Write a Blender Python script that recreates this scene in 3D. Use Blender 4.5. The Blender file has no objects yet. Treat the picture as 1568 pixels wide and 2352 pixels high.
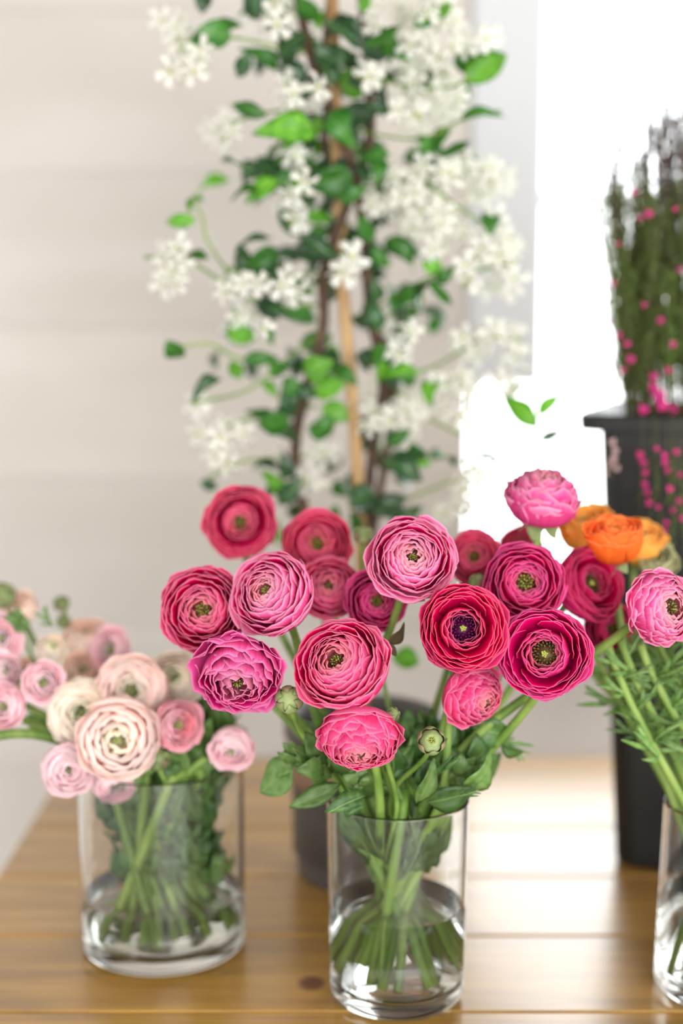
import bpy, math, random
import numpy as np
from mathutils import Vector, Matrix

# ------------------------------------------------------------------ camera, world, light
S = bpy.context.scene
COL = S.collection
H = 0.45                                   # lens height above the table top (table top is z = 0)
PITCH = math.radians(7.6)
FPX = 50.0 / 36.0 * 2352.0                 # focal length in pixels of the 1568 x 2352 frame
cam = bpy.data.cameras.new('camera'); cam.sensor_fit = 'VERTICAL'; cam.sensor_height = 36.0; cam.lens = 50.0
cam.clip_start = 0.02; cam.dof.use_dof = True; cam.dof.focus_distance = 0.845; cam.dof.aperture_fstop = 2.1
cam.dof.aperture_blades = 0
co = bpy.data.objects.new('camera', cam); COL.objects.link(co)
co.location = (0, 0, H); co.rotation_euler = (math.pi / 2 - PITCH, 0, 0)
S.camera = co

w = bpy.data.worlds.new('soft_daylight'); S.world = w; w.use_nodes = True
w.node_tree.nodes['Background'].inputs[0].default_value = (0.985, 0.99, 1.0, 1)
w.node_tree.nodes['Background'].inputs[1].default_value = 1.95

def area(name, loc, target, sx, sy, power, color):
    l = bpy.data.lights.new(name, 'AREA'); l.shape = 'RECTANGLE'; l.size = sx; l.size_y = sy; l.energy = power; l.color = color
    o = bpy.data.objects.new(name, l); COL.objects.link(o); o.location = loc
    o.rotation_euler = (Vector(target) - Vector(loc)).to_track_quat('-Z', 'Y').to_euler()
area('front_fill', (0.6, -1.0, 0.55), (0.0, 0.9, 0.15), 1.6, 1.1, 24, (1.0, 0.99, 0.98))  # soft frontal fill added behind the camera to lift the flowers

S.view_settings.view_transform = 'Standard'; S.view_settings.look = 'None'
S.view_settings.gamma = 1.0; S.view_settings.use_curve_mapping = False
S.view_settings.exposure = 0.5
S.cycles.use_denoising = True
S.cycles.max_bounces = 28; S.cycles.transmission_bounces = 18; S.cycles.transparent_max_bounces = 12
S.cycles.use_adaptive_sampling = True; S.cycles.adaptive_threshold = 0.03
S.cycles.diffuse_bounces = 7; S.cycles.glossy_bounces = 4
S.cycles.sample_clamp_indirect = 6.0

# ------------------------------------------------------------------ helpers
CF = Vector((0, math.cos(PITCH), -math.sin(PITCH))); CU = Vector((0, math.sin(PITCH), math.cos(PITCH)))
def ray(px, py):
    return CF + Vector((1, 0, 0)) * ((px - 784.0) / FPX) + CU * ((1176.0 - py) / FPX)
def P(px, py, D):
    d = ray(px, py); return Vector((0, 0, H)) + d * (D / d.y)
def on_table(px, py, z=0.0):
    d = ray(px, py); return Vector((0, 0, H)) + d * ((z - H) / d.z)
def mpp(p):                                # metres per pixel at a point
    return (p - Vector((0, 0, H))).dot(CF) / FPX
def facing(px, py, a, b):
    d = ray(px, py).normalized(); r = Vector((1, 0, 0)); r = (r - d * r.dot(d)).normalized(); u = r.cross(d)
    c = math.sqrt(max(0.0, 1 - a * a - b * b))
    return (-d * c + r * a + u * b).normalized()
def srgb(r, g, b):
    f = lambda c: (c / 255 / 12.92) if c / 255 <= 0.04045 else ((c / 255 + 0.055) / 1.055) ** 2.4
    return (f(r), f(g), f(b), 1)

def mesh(name, verts, faces, smooth=True, mats=None, fmat=None):
    m = bpy.data.meshes.new(name); m.from_pydata([tuple(v) for v in verts], [], faces)
    if smooth: m.polygons.foreach_set('use_smooth', [True] * len(m.polygons))
    for x in (mats or []): m.materials.append(x)
    if fmat is not None: m.polygons.foreach_set('material_index', fmat)
    return m
def link(name, me, parent=None, mat=None):
    o = bpy.data.objects.new(name, me); COL.objects.link(o)
    if parent: o.parent = parent
    if mat is not None: o.matrix_local = mat
    return o
def tag(o, label, cat, group=None):
    o['label'] = label; o['category'] = cat
    if group: o['group'] = group
    return o
def thing(name, loc, label, cat, group=None):
    o = bpy.data.objects.new(name, None); COL.objects.link(o); o.location = loc; o.empty_display_size = 0.02
    return tag(o, label, cat, group)
def structure(o, label=None):
    o['kind'] = 'structure'
    if label: o['label'] = label
    return o

def box(name, lo, hi, mat, parent=None, bevel=0.0):
    (x0, y0, z0), (x1, y1, z1) = lo, hi
    if bevel:
        b = bevel; v = []; f = []
        # chamfered box: 24 vertices
        idx = {}
        for sx in (0, 1):
            for sy in (0, 1):
                for sz in (0, 1):
                    X = (x0, x1)[sx]; Y = (y0, y1)[sy]; Z = (z0, z1)[sz]
                    dx = b if sx == 0 else -b; dy = b if sy == 0 else -b; dz = b if sz == 0 else -b
                    idx[sx, sy, sz] = len(v); v += [(X, Y + dy, Z + dz), (X + dx, Y, Z + dz), (X + dx, Y + dy, Z)]
        def q(keys, k): return [idx[t] + k for t in keys]
        for s in (0, 1):
            f.append(q([(s, 0, 0), (s, 1, 0), (s, 1, 1), (s, 0, 1)], 0)); f.append(q([(0, s, 0), (1, s, 0), (1, s, 1), (0, s, 1)], 1)); f.append(q([(0, 0, s), (1, 0, s), (1, 1, s), (0, 1, s)], 2))
        for s in (0, 1):
            for t in (0, 1):
                A, B = (s, t, 0), (s, t, 1); f.append([idx[A], idx[A] + 1, idx[B] + 1, idx[B]])
                A, B = (s, 0, t), (s, 1, t); f.append([idx[A], idx[A] + 2, idx[B] + 2, idx[B]])
                A, B = (0, s, t), (1, s, t); f.append([idx[A] + 1, idx[A] + 2, idx[B] + 2, idx[B] + 1])
        for k in idx.values(): f.append([k, k + 1, k + 2])
    else:
        v = [(x, y, z) for x in (x0, x1) for y in (y0, y1) for z in (z0, z1)]
        f = [(0, 1, 3, 2), (4, 6, 7, 5), (0, 4, 5, 1), (2, 3, 7, 6), (0, 2, 6, 4), (1, 5, 7, 3)]
    m = mesh(name, v, f, False, [mat])
    import bmesh
    bm = bmesh.new(); bm.from_mesh(m); bmesh.ops.recalc_face_normals(bm, faces=bm.faces); bm.to_mesh(m); bm.free()
    return link(name, m, parent)

def tube_mesh(name, pts, rad, mat, sides=8):
    pts = [Vector(p) for p in pts]; n = len(pts)
    if not hasattr(rad, '__len__'): rad = [rad] * n
    v = []; f = []; up = None
    for i in range(n):
        t = (pts[min(i + 1, n - 1)] - pts[max(i - 1, 0)]).normalized()
        if up is None: up = t.orthogonal().normalized()
        up = (up - t * up.dot(t)).normalized(); bi = t.cross(up)
        for k in range(sides):
            a = 2 * math.pi * k / sides; v.append(pts[i] + (up * math.cos(a) + bi * math.sin(a)) * rad[i])
    for i in range(n - 1):
        for k in range(sides):
            f.append((i * sides + k, i * sides + (k + 1) % sides, (i + 1) * sides + (k + 1) % sides, (i + 1) * sides + k))
    f.append(tuple(range(sides - 1, -1, -1))); f.append(tuple((n - 1) * sides + k for k in range(sides)))
    return mesh(name, v, f, True, [mat])
def bez(a, b, c, d, n):
    return [a * (1 - t) ** 3 + b * 3 * t * (1 - t) ** 2 + c * 3 * t * t * (1 - t) + d * t ** 3 for t in [i / (n - 1) for i in range(n)]]
def lathe(name, prof, mat, seg=64, closed=True):
    v = []; f = []; n = len(prof)
    for k in range(seg):
        a = 2 * math.pi * k / seg
        v += [(r * math.cos(a), r * math.sin(a), z) for r, z in prof]
    for k in range(seg):
        k2 = (k + 1) % seg
        for i in range(n - 1):
            f.append((k * n + i, k2 * n + i, k2 * n + i + 1, k * n + i + 1))
    m = mesh(name, v, f, True, [mat])
    import bmesh
    bm = bmesh.new(); bm.from_mesh(m); bmesh.ops.remove_doubles(bm, verts=bm.verts, dist=1e-6)
    bmesh.ops.recalc_face_normals(bm, faces=bm.faces); bm.to_mesh(m); bm.free()
    m.polygons.foreach_set('use_smooth', [True] * len(m.polygons))
    return m

# ------------------------------------------------------------------ materials
class NT:
    def __init__(s, name):
        s.m = bpy.data.materials.new(name); s.m.use_nodes = True; s.t = s.m.node_tree; s.t.nodes.clear()
        s.out = s.t.nodes.new('ShaderNodeOutputMaterial')
    def n(s, typ, **kw):
        x = s.t.nodes.new(typ)
        for k, v in kw.items():
            if k.startswith('i_'): x.inputs[k[2:]].default_value = v
            else: setattr(x, k, v)
        return x
    def l(s, a, b): s.t.links.new(a, b)
    def mix(s, fac, a, b, blend='MIX'):
        x = s.n('ShaderNodeMix', data_type='RGBA', blend_type=blend)
        for sock, val in ((x.inputs[0], fac), (x.inputs[6], a), (x.inputs[7], b)):
            if hasattr(val, 'is_linked'): s.l(val, sock)
            else: sock.default_value = val
        return x.outputs[2]
    def math(s, op, a, b=None, c=None, clamp=False):
        x = s.n('ShaderNodeMath', operation=op, use_clamp=clamp)
        for i, val in enumerate((a, b, c)):
            if val is None: continue
            if hasattr(val, 'is_linked'): s.l(val, x.inputs[i])
            else: x.inputs[i].default_value = val
        return x.outputs[0]
    def rng(s, v, a, b, c=0.0, d=1.0, smooth=True):
        x = s.n('ShaderNodeMapRange', interpolation_type='SMOOTHSTEP' if smooth else 'LINEAR')
        s.l(v, x.inputs[0])
        for i, val in enumerate((a, b, c, d)): x.inputs[1 + i].default_value = val
        return x.outputs[0]

def leafy(nt, color, rough=0.5, trans=0.3, spec=0.35, tcol=None):
    p = nt.n('ShaderNodeBsdfPrincipled', i_Roughness=rough); p.inputs['Specular IOR Level'].default_value = spec
    nt.l(color, p.inputs['Base Color'])
    t = nt.n('ShaderNodeBsdfTranslucent'); nt.l(tcol or color, t.inputs[0])
    m = nt.n('ShaderNodeMixShader', i_Fac=trans); nt.l(p.outputs[0], m.inputs[1]); nt.l(t.outputs[0], m.inputs[2])
    nt.l(m.outputs[0], nt.out.inputs[0]); return p

def petal_mat(name, inner, outer, edge, core, vein=0.35, trans=0.3, core_t=0.3, base=None, edge_w=0.9, skirt=None, deep=0.6):
    nt = NT(name)
    uv = nt.n('ShaderNodeUVMap', uv_map='UVMap'); inf = nt.n('ShaderNodeUVMap', uv_map='info')
    s1 = nt.n('ShaderNodeSeparateXYZ'); nt.l(uv.outputs[0], s1.inputs[0]); s2 = nt.n('ShaderNodeSeparateXYZ'); nt.l(inf.outputs[0], s2.inputs[0])
    v = s1.outputs[1]; t = s2.outputs[0]; side = s2.outputs[1]
    c = nt.mix(side, inner, outer)
    # veins run along the petal
    mp = nt.n('ShaderNodeMapping'); mp.inputs['Scale'].default_value = (26, 2.2, 1); nt.l(uv.outputs[0], mp.inputs[0])
    oi = nt.n('ShaderNodeObjectInfo')
    nz = nt.n('ShaderNodeTexNoise', i_Scale=1.0, i_Detail=3.0, noise_dimensions='4D'); nt.l(mp.outputs[0], nz.inputs['Vector'])
    nt.l(nt.math('MULTIPLY', oi.outputs['Random'], 50.0), nz.inputs['W'])
    vf = nt.math('MULTIPLY', nt.rng(nz.outputs[0], 0.42, 0.68), vein)
    c = nt.mix(vf, c, inner)
    if base: c = nt.mix(nt.rng(v, 0.35, 0.8, 0.85, 0.0), c, base)
    c = nt.mix(nt.rng(v, 0.76, 0.97, deep, 0.0), c, inner)
    c = nt.mix(nt.rng(t, 0.0, core_t, 0.85, 0.0), c, core)
    if skirt: c = nt.mix(nt.rng(t, 0.97, 1.02, 0.0, 0.75), c, skirt)
    c = nt.mix(nt.math('MULTIPLY', nt.rng(v, edge_w + 0.03, 1.0), 0.6), c, edge)
    br = nt.n('ShaderNodeHueSaturation'); nt.l(c, br.inputs['Color'])
    nt.l(nt.rng(oi.outputs['Random'], 0, 1, 0.86, 1.12, False), br.inputs['Value'])
    leafy(nt, br.outputs[0], 0.65, trans * 0.85, 0.05)
    return nt.m

def noise_mat(name, c1, c2, scale=40, rough=0.5, trans=0.0, spec=0.35, stretch=(1, 1, 1), rand=0.2, bump=0.0):
    nt = NT(name); tc = nt.n('ShaderNodeTexCoord'); mp = nt.n('ShaderNodeMapping'); mp.inputs['Scale'].default_value = stretch
    nt.l(tc.outputs['Object'], mp.inputs[0])
    nz = nt.n('ShaderNodeTexNoise', i_Scale=scale, i_Detail=4.0); nt.l(mp.outputs[0], nz.inputs['Vector'])
    c = nt.mix(nt.rng(nz.outputs[0], 0.35, 0.65), c1, c2)
    oi = nt.n('ShaderNodeObjectInfo'); hs = nt.n('ShaderNodeHueSaturation'); nt.l(c, hs.inputs['Color'])
    nt.l(nt.rng(oi.outputs['Random'], 0, 1, 1 - rand, 1 + rand, False), hs.inputs['Value'])
    p = leafy(nt, hs.outputs[0], rough, trans, spec)
    if bump:
        b = nt.n('ShaderNodeBump', i_Strength=bump, i_Distance=0.002); nt.l(nz.outputs[0], b.inputs['Height']); nt.l(b.outputs[0], p.inputs['Normal'])
    return nt.m

def leaf_mat(name, c1, c2, rough=0.35, trans=0.35):
    # lengthwise midrib and side veins in the leaf's own coordinates (x along the leaf)
    nt = NT(name); tc = nt.n('ShaderNodeTexCoord'); sp = nt.n('ShaderNodeSeparateXYZ'); nt.l(tc.outputs['Object'], sp.inputs[0])
    ay = nt.math('ABSOLUTE', sp.outputs[1])
    nz = nt.n('ShaderNodeTexNoise', i_Scale=5.0, i_Detail=3.0); nt.l(tc.outputs['Object'], nz.inputs['Vector'])
    c = nt.mix(nt.rng(nz.outputs[0], 0.35, 0.65), c1, c2)
    rib = nt.rng(ay, 0.0, 0.04, 0.45, 0.0); c = nt.mix(rib, c, (0.35, 0.5, 0.18, 1))
    oi = nt.n('ShaderNodeObjectInfo'); hs = nt.n('ShaderNodeHueSaturation'); nt.l(c, hs.inputs['Color'])
    nt.l(nt.rng(oi.outputs['Random'], 0, 1, 0.75, 1.25, False), hs.inputs['Value'])
    bright = nt.mix(0.35, hs.outputs[0], (0.35, 0.75, 0.05, 1))
    leafy(nt, hs.outputs[0], rough, trans, 0.5, bright)
    return nt.m

def glass_mat(name, ior, tint, rough=0.0):
    nt = NT(name); p = nt.n('ShaderNodeBsdfPrincipled', i_Roughness=rough, i_IOR=ior); p.inputs['Transmission Weight'].default_value = 1.0
    p.inputs['Base Color'].default_value = tint; nt.l(p.outputs[0], nt.out.inputs[0]); return nt.m

M_glass = glass_mat('clear_glass', 1.43, (0.985, 0.995, 0.99, 1))
M_water = glass_mat('clear_water', 1.33, (0.985, 1.0, 0.985, 1))
M_stem = noise_mat('flower_stem', srgb(96, 132, 52), srgb(140, 168, 84), 60, 0.5, 0.12, 0.35, (1, 1, 0.2), 0.22)
M_stem_pale = noise_mat('pale_stem', srgb(110, 140, 62), srgb(140, 165, 86), 60, 0.5, 0.12, 0.35, (1, 1, 0.2), 0.22)
M_fol = leaf_mat('foliage_green', srgb(84, 120, 52), srgb(116, 150, 80), 0.45, 0.3)
M_fol_dark = leaf_mat('foliage_dark_green', srgb(54, 90, 40), srgb(82, 118, 58), 0.45, 0.25)
M_fol_fresh = leaf_mat('foliage_fresh_green', srgb(104, 146, 70), srgb(136, 172, 98), 0.5, 0.35)
M_jl_dark = leaf_mat('jasmine_leaf_dark', srgb(26, 62, 34), srgb(48, 92, 50), 0.28, 0.2)
M_jl_mid = leaf_mat('jasmine_leaf_mid', srgb(44, 108, 36), srgb(70, 134, 48), 0.32, 0.35)
M_jl_bright = leaf_mat('jasmine_leaf_bright', srgb(86, 156, 36), srgb(128, 196, 62), 0.4, 0.45)
M_brownleaf = noise_mat('withered_leaf', srgb(70, 66, 44), srgb(98, 84, 56), 80, 0.7)

# ------------------------------------------------------------------ wood, paint
def wood_mat(name):
    nt = NT(name); tc = nt.n('ShaderNodeTexCoord'); geo = nt.n('ShaderNodeNewGeometry'); oi = nt.n('ShaderNodeObjectInfo')
    off = nt.n('ShaderNodeVectorMath', operation='ADD'); nt.l(geo.outputs['Position'], off.inputs[0])
    cb = nt.n('ShaderNodeCombineXYZ'); r = nt.math('MULTIPLY', oi.outputs['Random'], 9.0); nt.l(r, cb.inputs[0]); nt.l(r, cb.inputs[2]); nt.l(cb.outputs[0], off.inputs[1])
    mp = nt.n('ShaderNodeMapping'); mp.inputs['Scale'].default_value = (1.6, 20, 8); nt.l(off.outputs[0], mp.inputs[0])
    n1 = nt.n('ShaderNodeTexNoise', i_Scale=1.6, i_Detail=6.0, i_Roughness=0.6, i_Distortion=0.7); nt.l(mp.outputs[0], n1.inputs['Vector'])
    mp2 = nt.n('ShaderNodeMapping'); mp2.inputs['Scale'].default_value = (5, 140, 30); nt.l(off.outputs[0], mp2.inputs[0])
    n2 = nt.n('ShaderNodeTexNoise', i_Scale=1.5, i_Detail=4.0); nt.l(mp2.outputs[0], n2.inputs['Vector'])
    mp3 = nt.n('ShaderNodeMapping'); mp3.inputs['Scale'].default_value = (5, 9, 5); nt.l(off.outputs[0], mp3.inputs[0])
    n3 = nt.n('ShaderNodeTexNoise', i_Scale=1.2, i_Detail=3.0, i_Distortion=0.4); nt.l(mp3.outputs[0], n3.inputs['Vector'])
    c = nt.mix(nt.rng(n1.outputs[0], 0.3, 0.7), srgb(202, 156, 74), srgb(158, 118, 52))
    c = nt.mix(nt.math('MULTIPLY', nt.rng(n2.outputs[0], 0.45, 0.75), 0.45), c, srgb(112, 74, 38))
    c = nt.mix(nt.math('MULTIPLY', nt.rng(n3.outputs[0], 0.55, 0.75), 0.5), c, srgb(120, 88, 50))
    # one dark reddish knot in the board
    kp = on_table(716, 2258); d = nt.n('ShaderNodeVectorMath', operation='SUBTRACT'); nt.l(geo.outputs['Position'], d.inputs[0]); d.inputs[1].default_value = tuple(kp)
    sc = nt.n('ShaderNodeVectorMath', operation='MULTIPLY'); nt.l(d.outputs[0], sc.inputs[0]); sc.inputs[1].default_value = (1, 0.85, 1)
    ln = nt.n('ShaderNodeVectorMath', operation='LENGTH'); nt.l(sc.outputs[0], ln.inputs[0])
    c = nt.mix(nt.rng(ln.outputs['Value'], 0.006, 0.012, 0.9, 0.0), c, srgb(96, 40, 18))
    p = nt.n('ShaderNodeBsdfPrincipled', i_Roughness=0.3); nt.l(c, p.inputs['Base Color'])
    p.inputs['Coat Weight'].default_value = 1.0; p.inputs['Coat Roughness'].default_value = 0.26
    b = nt.n('ShaderNodeBump', i_Strength=0.05, i_Distance=0.001); nt.l(n2.outputs[0], b.inputs['Height']); nt.l(b.outputs[0], p.inputs['Normal'])
    nt.l(p.outputs[0], nt.out.inputs[0]); return nt.m
M_wood = wood_mat('varnished_pine')
M_wall = noise_mat('whitewashed_boards', srgb(206, 202, 195), srgb(197, 192, 184), 2.2, 0.7, 0, 0.2, (1, 1, 3), 0.03)
M_trim = noise_mat('white_trim_paint', srgb(204, 208, 211), srgb(199, 203, 206), 3, 0.5, 0, 0.3, (1, 1, 1), 0.01)
M_floor = noise_mat('grey_concrete', srgb(176, 172, 174), srgb(160, 156, 158), 6, 0.6)

def emis(name, col, strength):
    nt = NT(name); e = nt.n('ShaderNodeEmission', i_Strength=strength); e.inputs[0].default_value = col; nt.l(e.outputs[0], nt.out.inputs[0]); return nt.m
M_day = emis('daylight_through_window', (0.94, 0.98, 1.0, 1), 4.4)
M_day_low = emis('lower_pane_and_added_glow', (0.97, 0.99, 1.0, 1), 3.2)  # shared by the lower sash and the added glowing panel

# ------------------------------------------------------------------ the room
YW = 1.62                                   # face of the back wall
fl = structure(box('floor', (-4, -3, -0.80), (4, YW + 0.3, -0.76), M_floor), 'grey concrete floor under the table')
structure(box('shade_slab', (-3, -1.3, 1.15), (3, YW + 0.14, 1.19), noise_mat('beige_shade_slab', srgb(160, 150, 136), srgb(150, 140, 128), 3, 0.8)), 'unseen beige slab added overhead to shade the upper wall')  # low overhead slab, out of view, added to darken the upper wall
win_l = P(1240, 700, YW).x; low_l = P(1070, 1100, YW).x; sill = P(1240, 1440, YW).z; head = 1.06; win_r = 1.3
bar_z = P(1300, 452, YW).z; low_top = P(1150, 880, YW).z
wall = structure(box('wall_back', (-4, YW + 0.022, -0.76), (low_l, YW + 0.14, 1.149), M_wall), 'pale whitewashed board wall behind the flowers')
bh = 0.172
z = -0.76; k = 0
while z < 0.93:
    b0, b1 = z + 0.0002, z + bh - 0.0002
    box('board', (-4, YW, b0), (low_l, YW + 0.02, b1), M_wall, wall, 0.0007); z += bh; k += 1
wu = structure(box('wall_under_window', (low_l + 0.0005, YW + 0.022, -0.76), (3, YW + 0.14, sill - 0.03), M_wall), 'beige board wall under the window')
z = -0.76
while z < sill - 0.04:
    box('board', (low_l + 0.0005, YW, z + 0.0002), (3, YW + 0.02, min(z + bh - 0.0002, sill - 0.031)), M_wall, wu, 0.0007); z += bh
w1 = structure(box('window_1', (win_l, YW + 0.11, sill), (win_r, YW + 0.115, bar_z), M_day_low), 'bright overexposed window behind the heather')
box('pane', (win_l, YW + 0.11, bar_z + 0.012), (win_r, YW + 0.115, head), M_day, w1)
box('glazing_bar', (win_l, YW + 0.085, bar_z - 0.002), (win_r, YW + 0.109, bar_z + 0.014), M_trim, w1, 0.002)
box('window_sill', (low_l, YW - 0.012, sill - 0.03), (win_r + 0.1, YW + 0.109, sill - 0.0005), M_trim, w1, 0.004)
w2 = structure(box('glow_panel', (low_l + 0.003, YW + 0.11, sill), (win_l - 0.0005, YW + 0.115, low_top), M_day_low), 'added glowing panel at the foot of the window casing')  # emissive panel added to whiten the casing foot and its table reflection
structure(box('trim_1', (low_l + 0.001, YW - 0.01, low_top + 0.0005), (win_l, YW + 0.12, 1.149), M_trim, None, 0.003), 'broad white painted window casing beside the jasmine')
structure(box('trim_2', (win_l + 0.001, YW - 0.01, head + 0.001), (3, YW + 0.12, 1.149), M_trim), 'white wall above the window')
structure(box('trim_3', (win_r + 0.001, YW - 0.01, sill), (3, YW + 0.12, head), M_trim), 'white wall right of the window')

# ------------------------------------------------------------------ the table
e0 = on_table(0, 2003); TL = e0.x; back = on_table(1300, 1738).y
# the left end runs straight back
tb = thing('wooden_table', (0.3, 1.0, -0.76), 'varnished honey-brown plank table carrying all the vases', 'table')
seams = [0.44, on_table(784, 2324).y - 0.335, on_table(784, 2324).y - 0.225, on_table(784, 2324).y - 0.113, on_table(784, 2324).y, on_table(784, 2149).y]
while seams[-1] + 0.115 < back - 0.02: seams.append(seams[-1] + 0.114)
seams[-1] = back
for a, b in zip(seams[:-1], seams[1:]):
    o = box('plank', (TL - 0.3, a + 0.0009 - 1.0, 0.76 - 0.035), (1.5, b - 0.0009 - 1.0, 0.76), M_wood, tb, 0.0014)
yb0, yb1 = seams[0] + 0.05 - 1.0, back - 0.05 - 1.0
for X in (TL + 0.05 - 0.3, 1.38):
    for Y in (yb0, yb1 - 0.06): box('leg', (X, Y, 0), (X + 0.06, Y + 0.06, 0.66), M_wood, tb, 0.003)
    box('batten', (X, yb0, 0.66), (X + 0.06, yb1, 0.7245), M_wood, tb, 0.003)

# ------------------------------------------------------------------ vases
class Vase: pass
def vase(cx, base_y, r_base_px, r_rim_px, rim_y, water_y, label, wl):
    v = Vase(); c = on_table(cx, base_y); v.c = c; s = mpp(c)
    v.rb = r_base_px * s; v.rr = r_rim_px * s * 0.985; v.h = P(cx, rim_y, c.y).z; v.hw = P(cx, water_y, c.y).z
    wt = 0.0024; bt = 0.011; rb, rr, h = v.rb, v.rr, v.h
    prof = [(0, 0.0015)]
    prof += [(rb * 0.6, 0.0012), (rb - 0.010, 0.0004)]
    for i in range(7):
        a = i / 6 * math.pi / 2; prof.append((rb - 0.007 + 0.007 * math.sin(a), 0.007 - 0.007 * math.cos(a) + 0.0002))
    for i in range(1, 9):
        t = i / 8; prof.append((rb + (rr - rb) * t, 0.0072 + (h - 0.0122) * t))
    prof += [(rr, h - 0.0035), (rr, h - 0.002), (rr, h - 0.0013)]
    prof += [(rr - 0.0006, h - 0.0006), (rr - wt / 2, h), (rr - wt + 0.0006, h - 0.0006), (rr - wt, h - 0.0013), (rr - wt, h - 0.002), (rr - wt, h - 0.0035)]
    for i in range(8, 0, -1):
        t = i / 8; prof.append((rb - wt + (rr - rb) * t, bt + 0.006 + (h - bt - 0.011) * t))
    for i in range(5):
        a = i / 4 * math.pi / 2; prof.append((rb - wt - 0.006 + 0.006 * math.cos(a), bt + 0.006 - 0.006 * math.sin(a)))
    prof.append((rb * 0.5, bt + 0.0006)); prof.append((0, bt + 0.001))
    o = link('glass_vase', lathe('glass_vase', prof, M_glass, 96)); o.location = c; tag(o, label, 'vase')
    ri = lambda z: rb - wt + (rr - rb) * (z - bt - 0.006) / (h - bt - 0.008) + 0.0003
    hw = v.hw; wp = [(0, bt + 0.0004), (rb * 0.5, bt + 0.0002), (rb - wt - 0.0045, bt - 0.0002), (rb - wt - 0.0008, bt + 0.003), (ri(bt + 0.008), bt + 0.008), (ri(hw), hw), (ri(hw) - 0.0012, hw - 0.0007), (ri(hw) - 0.004, hw - 0.001), (0, hw - 0.001)]
    wo = link('water', lathe('water', wp, M_water, 96)); wo.location = c; tag(wo, wl, 'water')
    v.ri = rb - wt; v.bt = bt; return v
V_mid = vase(911, 2281, 153, 163, 1826, 2068, 'clear glass cylinder vase holding the hot pink ranunculus', 'clear water in the vase of hot pink ranunculus')
V_left = vase(377, 2168, 186, 190, 1742, 2040, 'wide clear glass cylinder vase holding the pale blush ranunculus', 'clear water in the vase of pale blush ranunculus')
V_right = vase(1672, 2268, 168, 160, 1842, 2060, 'clear glass vase at the right edge holding orange ranunculus', 'clear water in the glass vase at the right edge')

# ------------------------------------------------------------------ petals and flowers
def patch(nu, nv, fn, thick):
    """closed thin patch: fn(s, v) -> point arrays (s in -1..1, v in 0..1); returns verts, faces, uv, side"""
    s = np.linspace(-1, 1, nu); v = np.linspace(0, 1, nv); SS, VV = np.meshgrid(s, v, indexing='ij')
    X = fn(SS, VV)                                  # (nu, nv, 3)
    du = np.gradient(X, axis=0); dv = np.gradient(X, axis=1)
    N = np.cross(du, dv); N /= (np.linalg.norm(N, axis=2, keepdims=True) + 1e-12)
    A = X - N * thick / 2; B = X + N * thick / 2
    verts = np.concatenate([A.reshape(-1, 3), B.reshape(-1, 3)]); off = nu * nv
    faces = []; side = []
    id_ = lambda i, j: i * nv + j
    for i in range(nu - 1):
        for j in range(nv - 1):
            a, b, c, d = id_(i, j), id_(i + 1, j), id_(i + 1, j + 1), id_(i, j + 1)
            faces.append((a, d, c, b)); side.append(0); faces.append((off + a, off + b, off + c, off + d)); side.append(1)
    loop = [id_(i, 0) for i in range(nu)] + [id_(nu - 1, j) for j in range(1, nv)] + [id_(i, nv - 1) for i in range(nu - 2, -1, -1)] + [id_(0, j) for j in range(nv - 2, 0, -1)]
    for a, b in zip(loop, loop[1:] + loop[:1]): faces.append((a, b, off + b, off + a)); side.append(0.5)
    uv = np.stack([(SS + 1) / 2, VV], 2).reshape(-1, 2); uv = np.concatenate([uv, uv])
    return verts, faces, uv, side

def petal_mesh(nu, nv, fn, thick, t, mat, flip=False):
    verts, faces, uv, side = patch(nu, nv, fn, thick)
    m = bpy.data.meshes.new('petal'); m.from_pydata(verts.tolist(), [], faces)
    m.polygons.foreach_set('use_smooth', [True] * len(faces)); m.materials.append(mat)
    l1 = m.uv_layers.new(name='UVMap'); l2 = m.uv_layers.new(name='info')
    vi = np.array([i for f in faces for i in f]); sd = np.array([s for f, s in zip(faces, side) for _ in f])
    if flip: sd = 1 - sd
    l1.data.foreach_set('uv', uv[vi].astype(np.float32).ravel())
    l2.data.foreach_set('uv', np.stack([np.full(len(vi), t), sd], 1).astype(np.float32).ravel())
    return m

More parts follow.
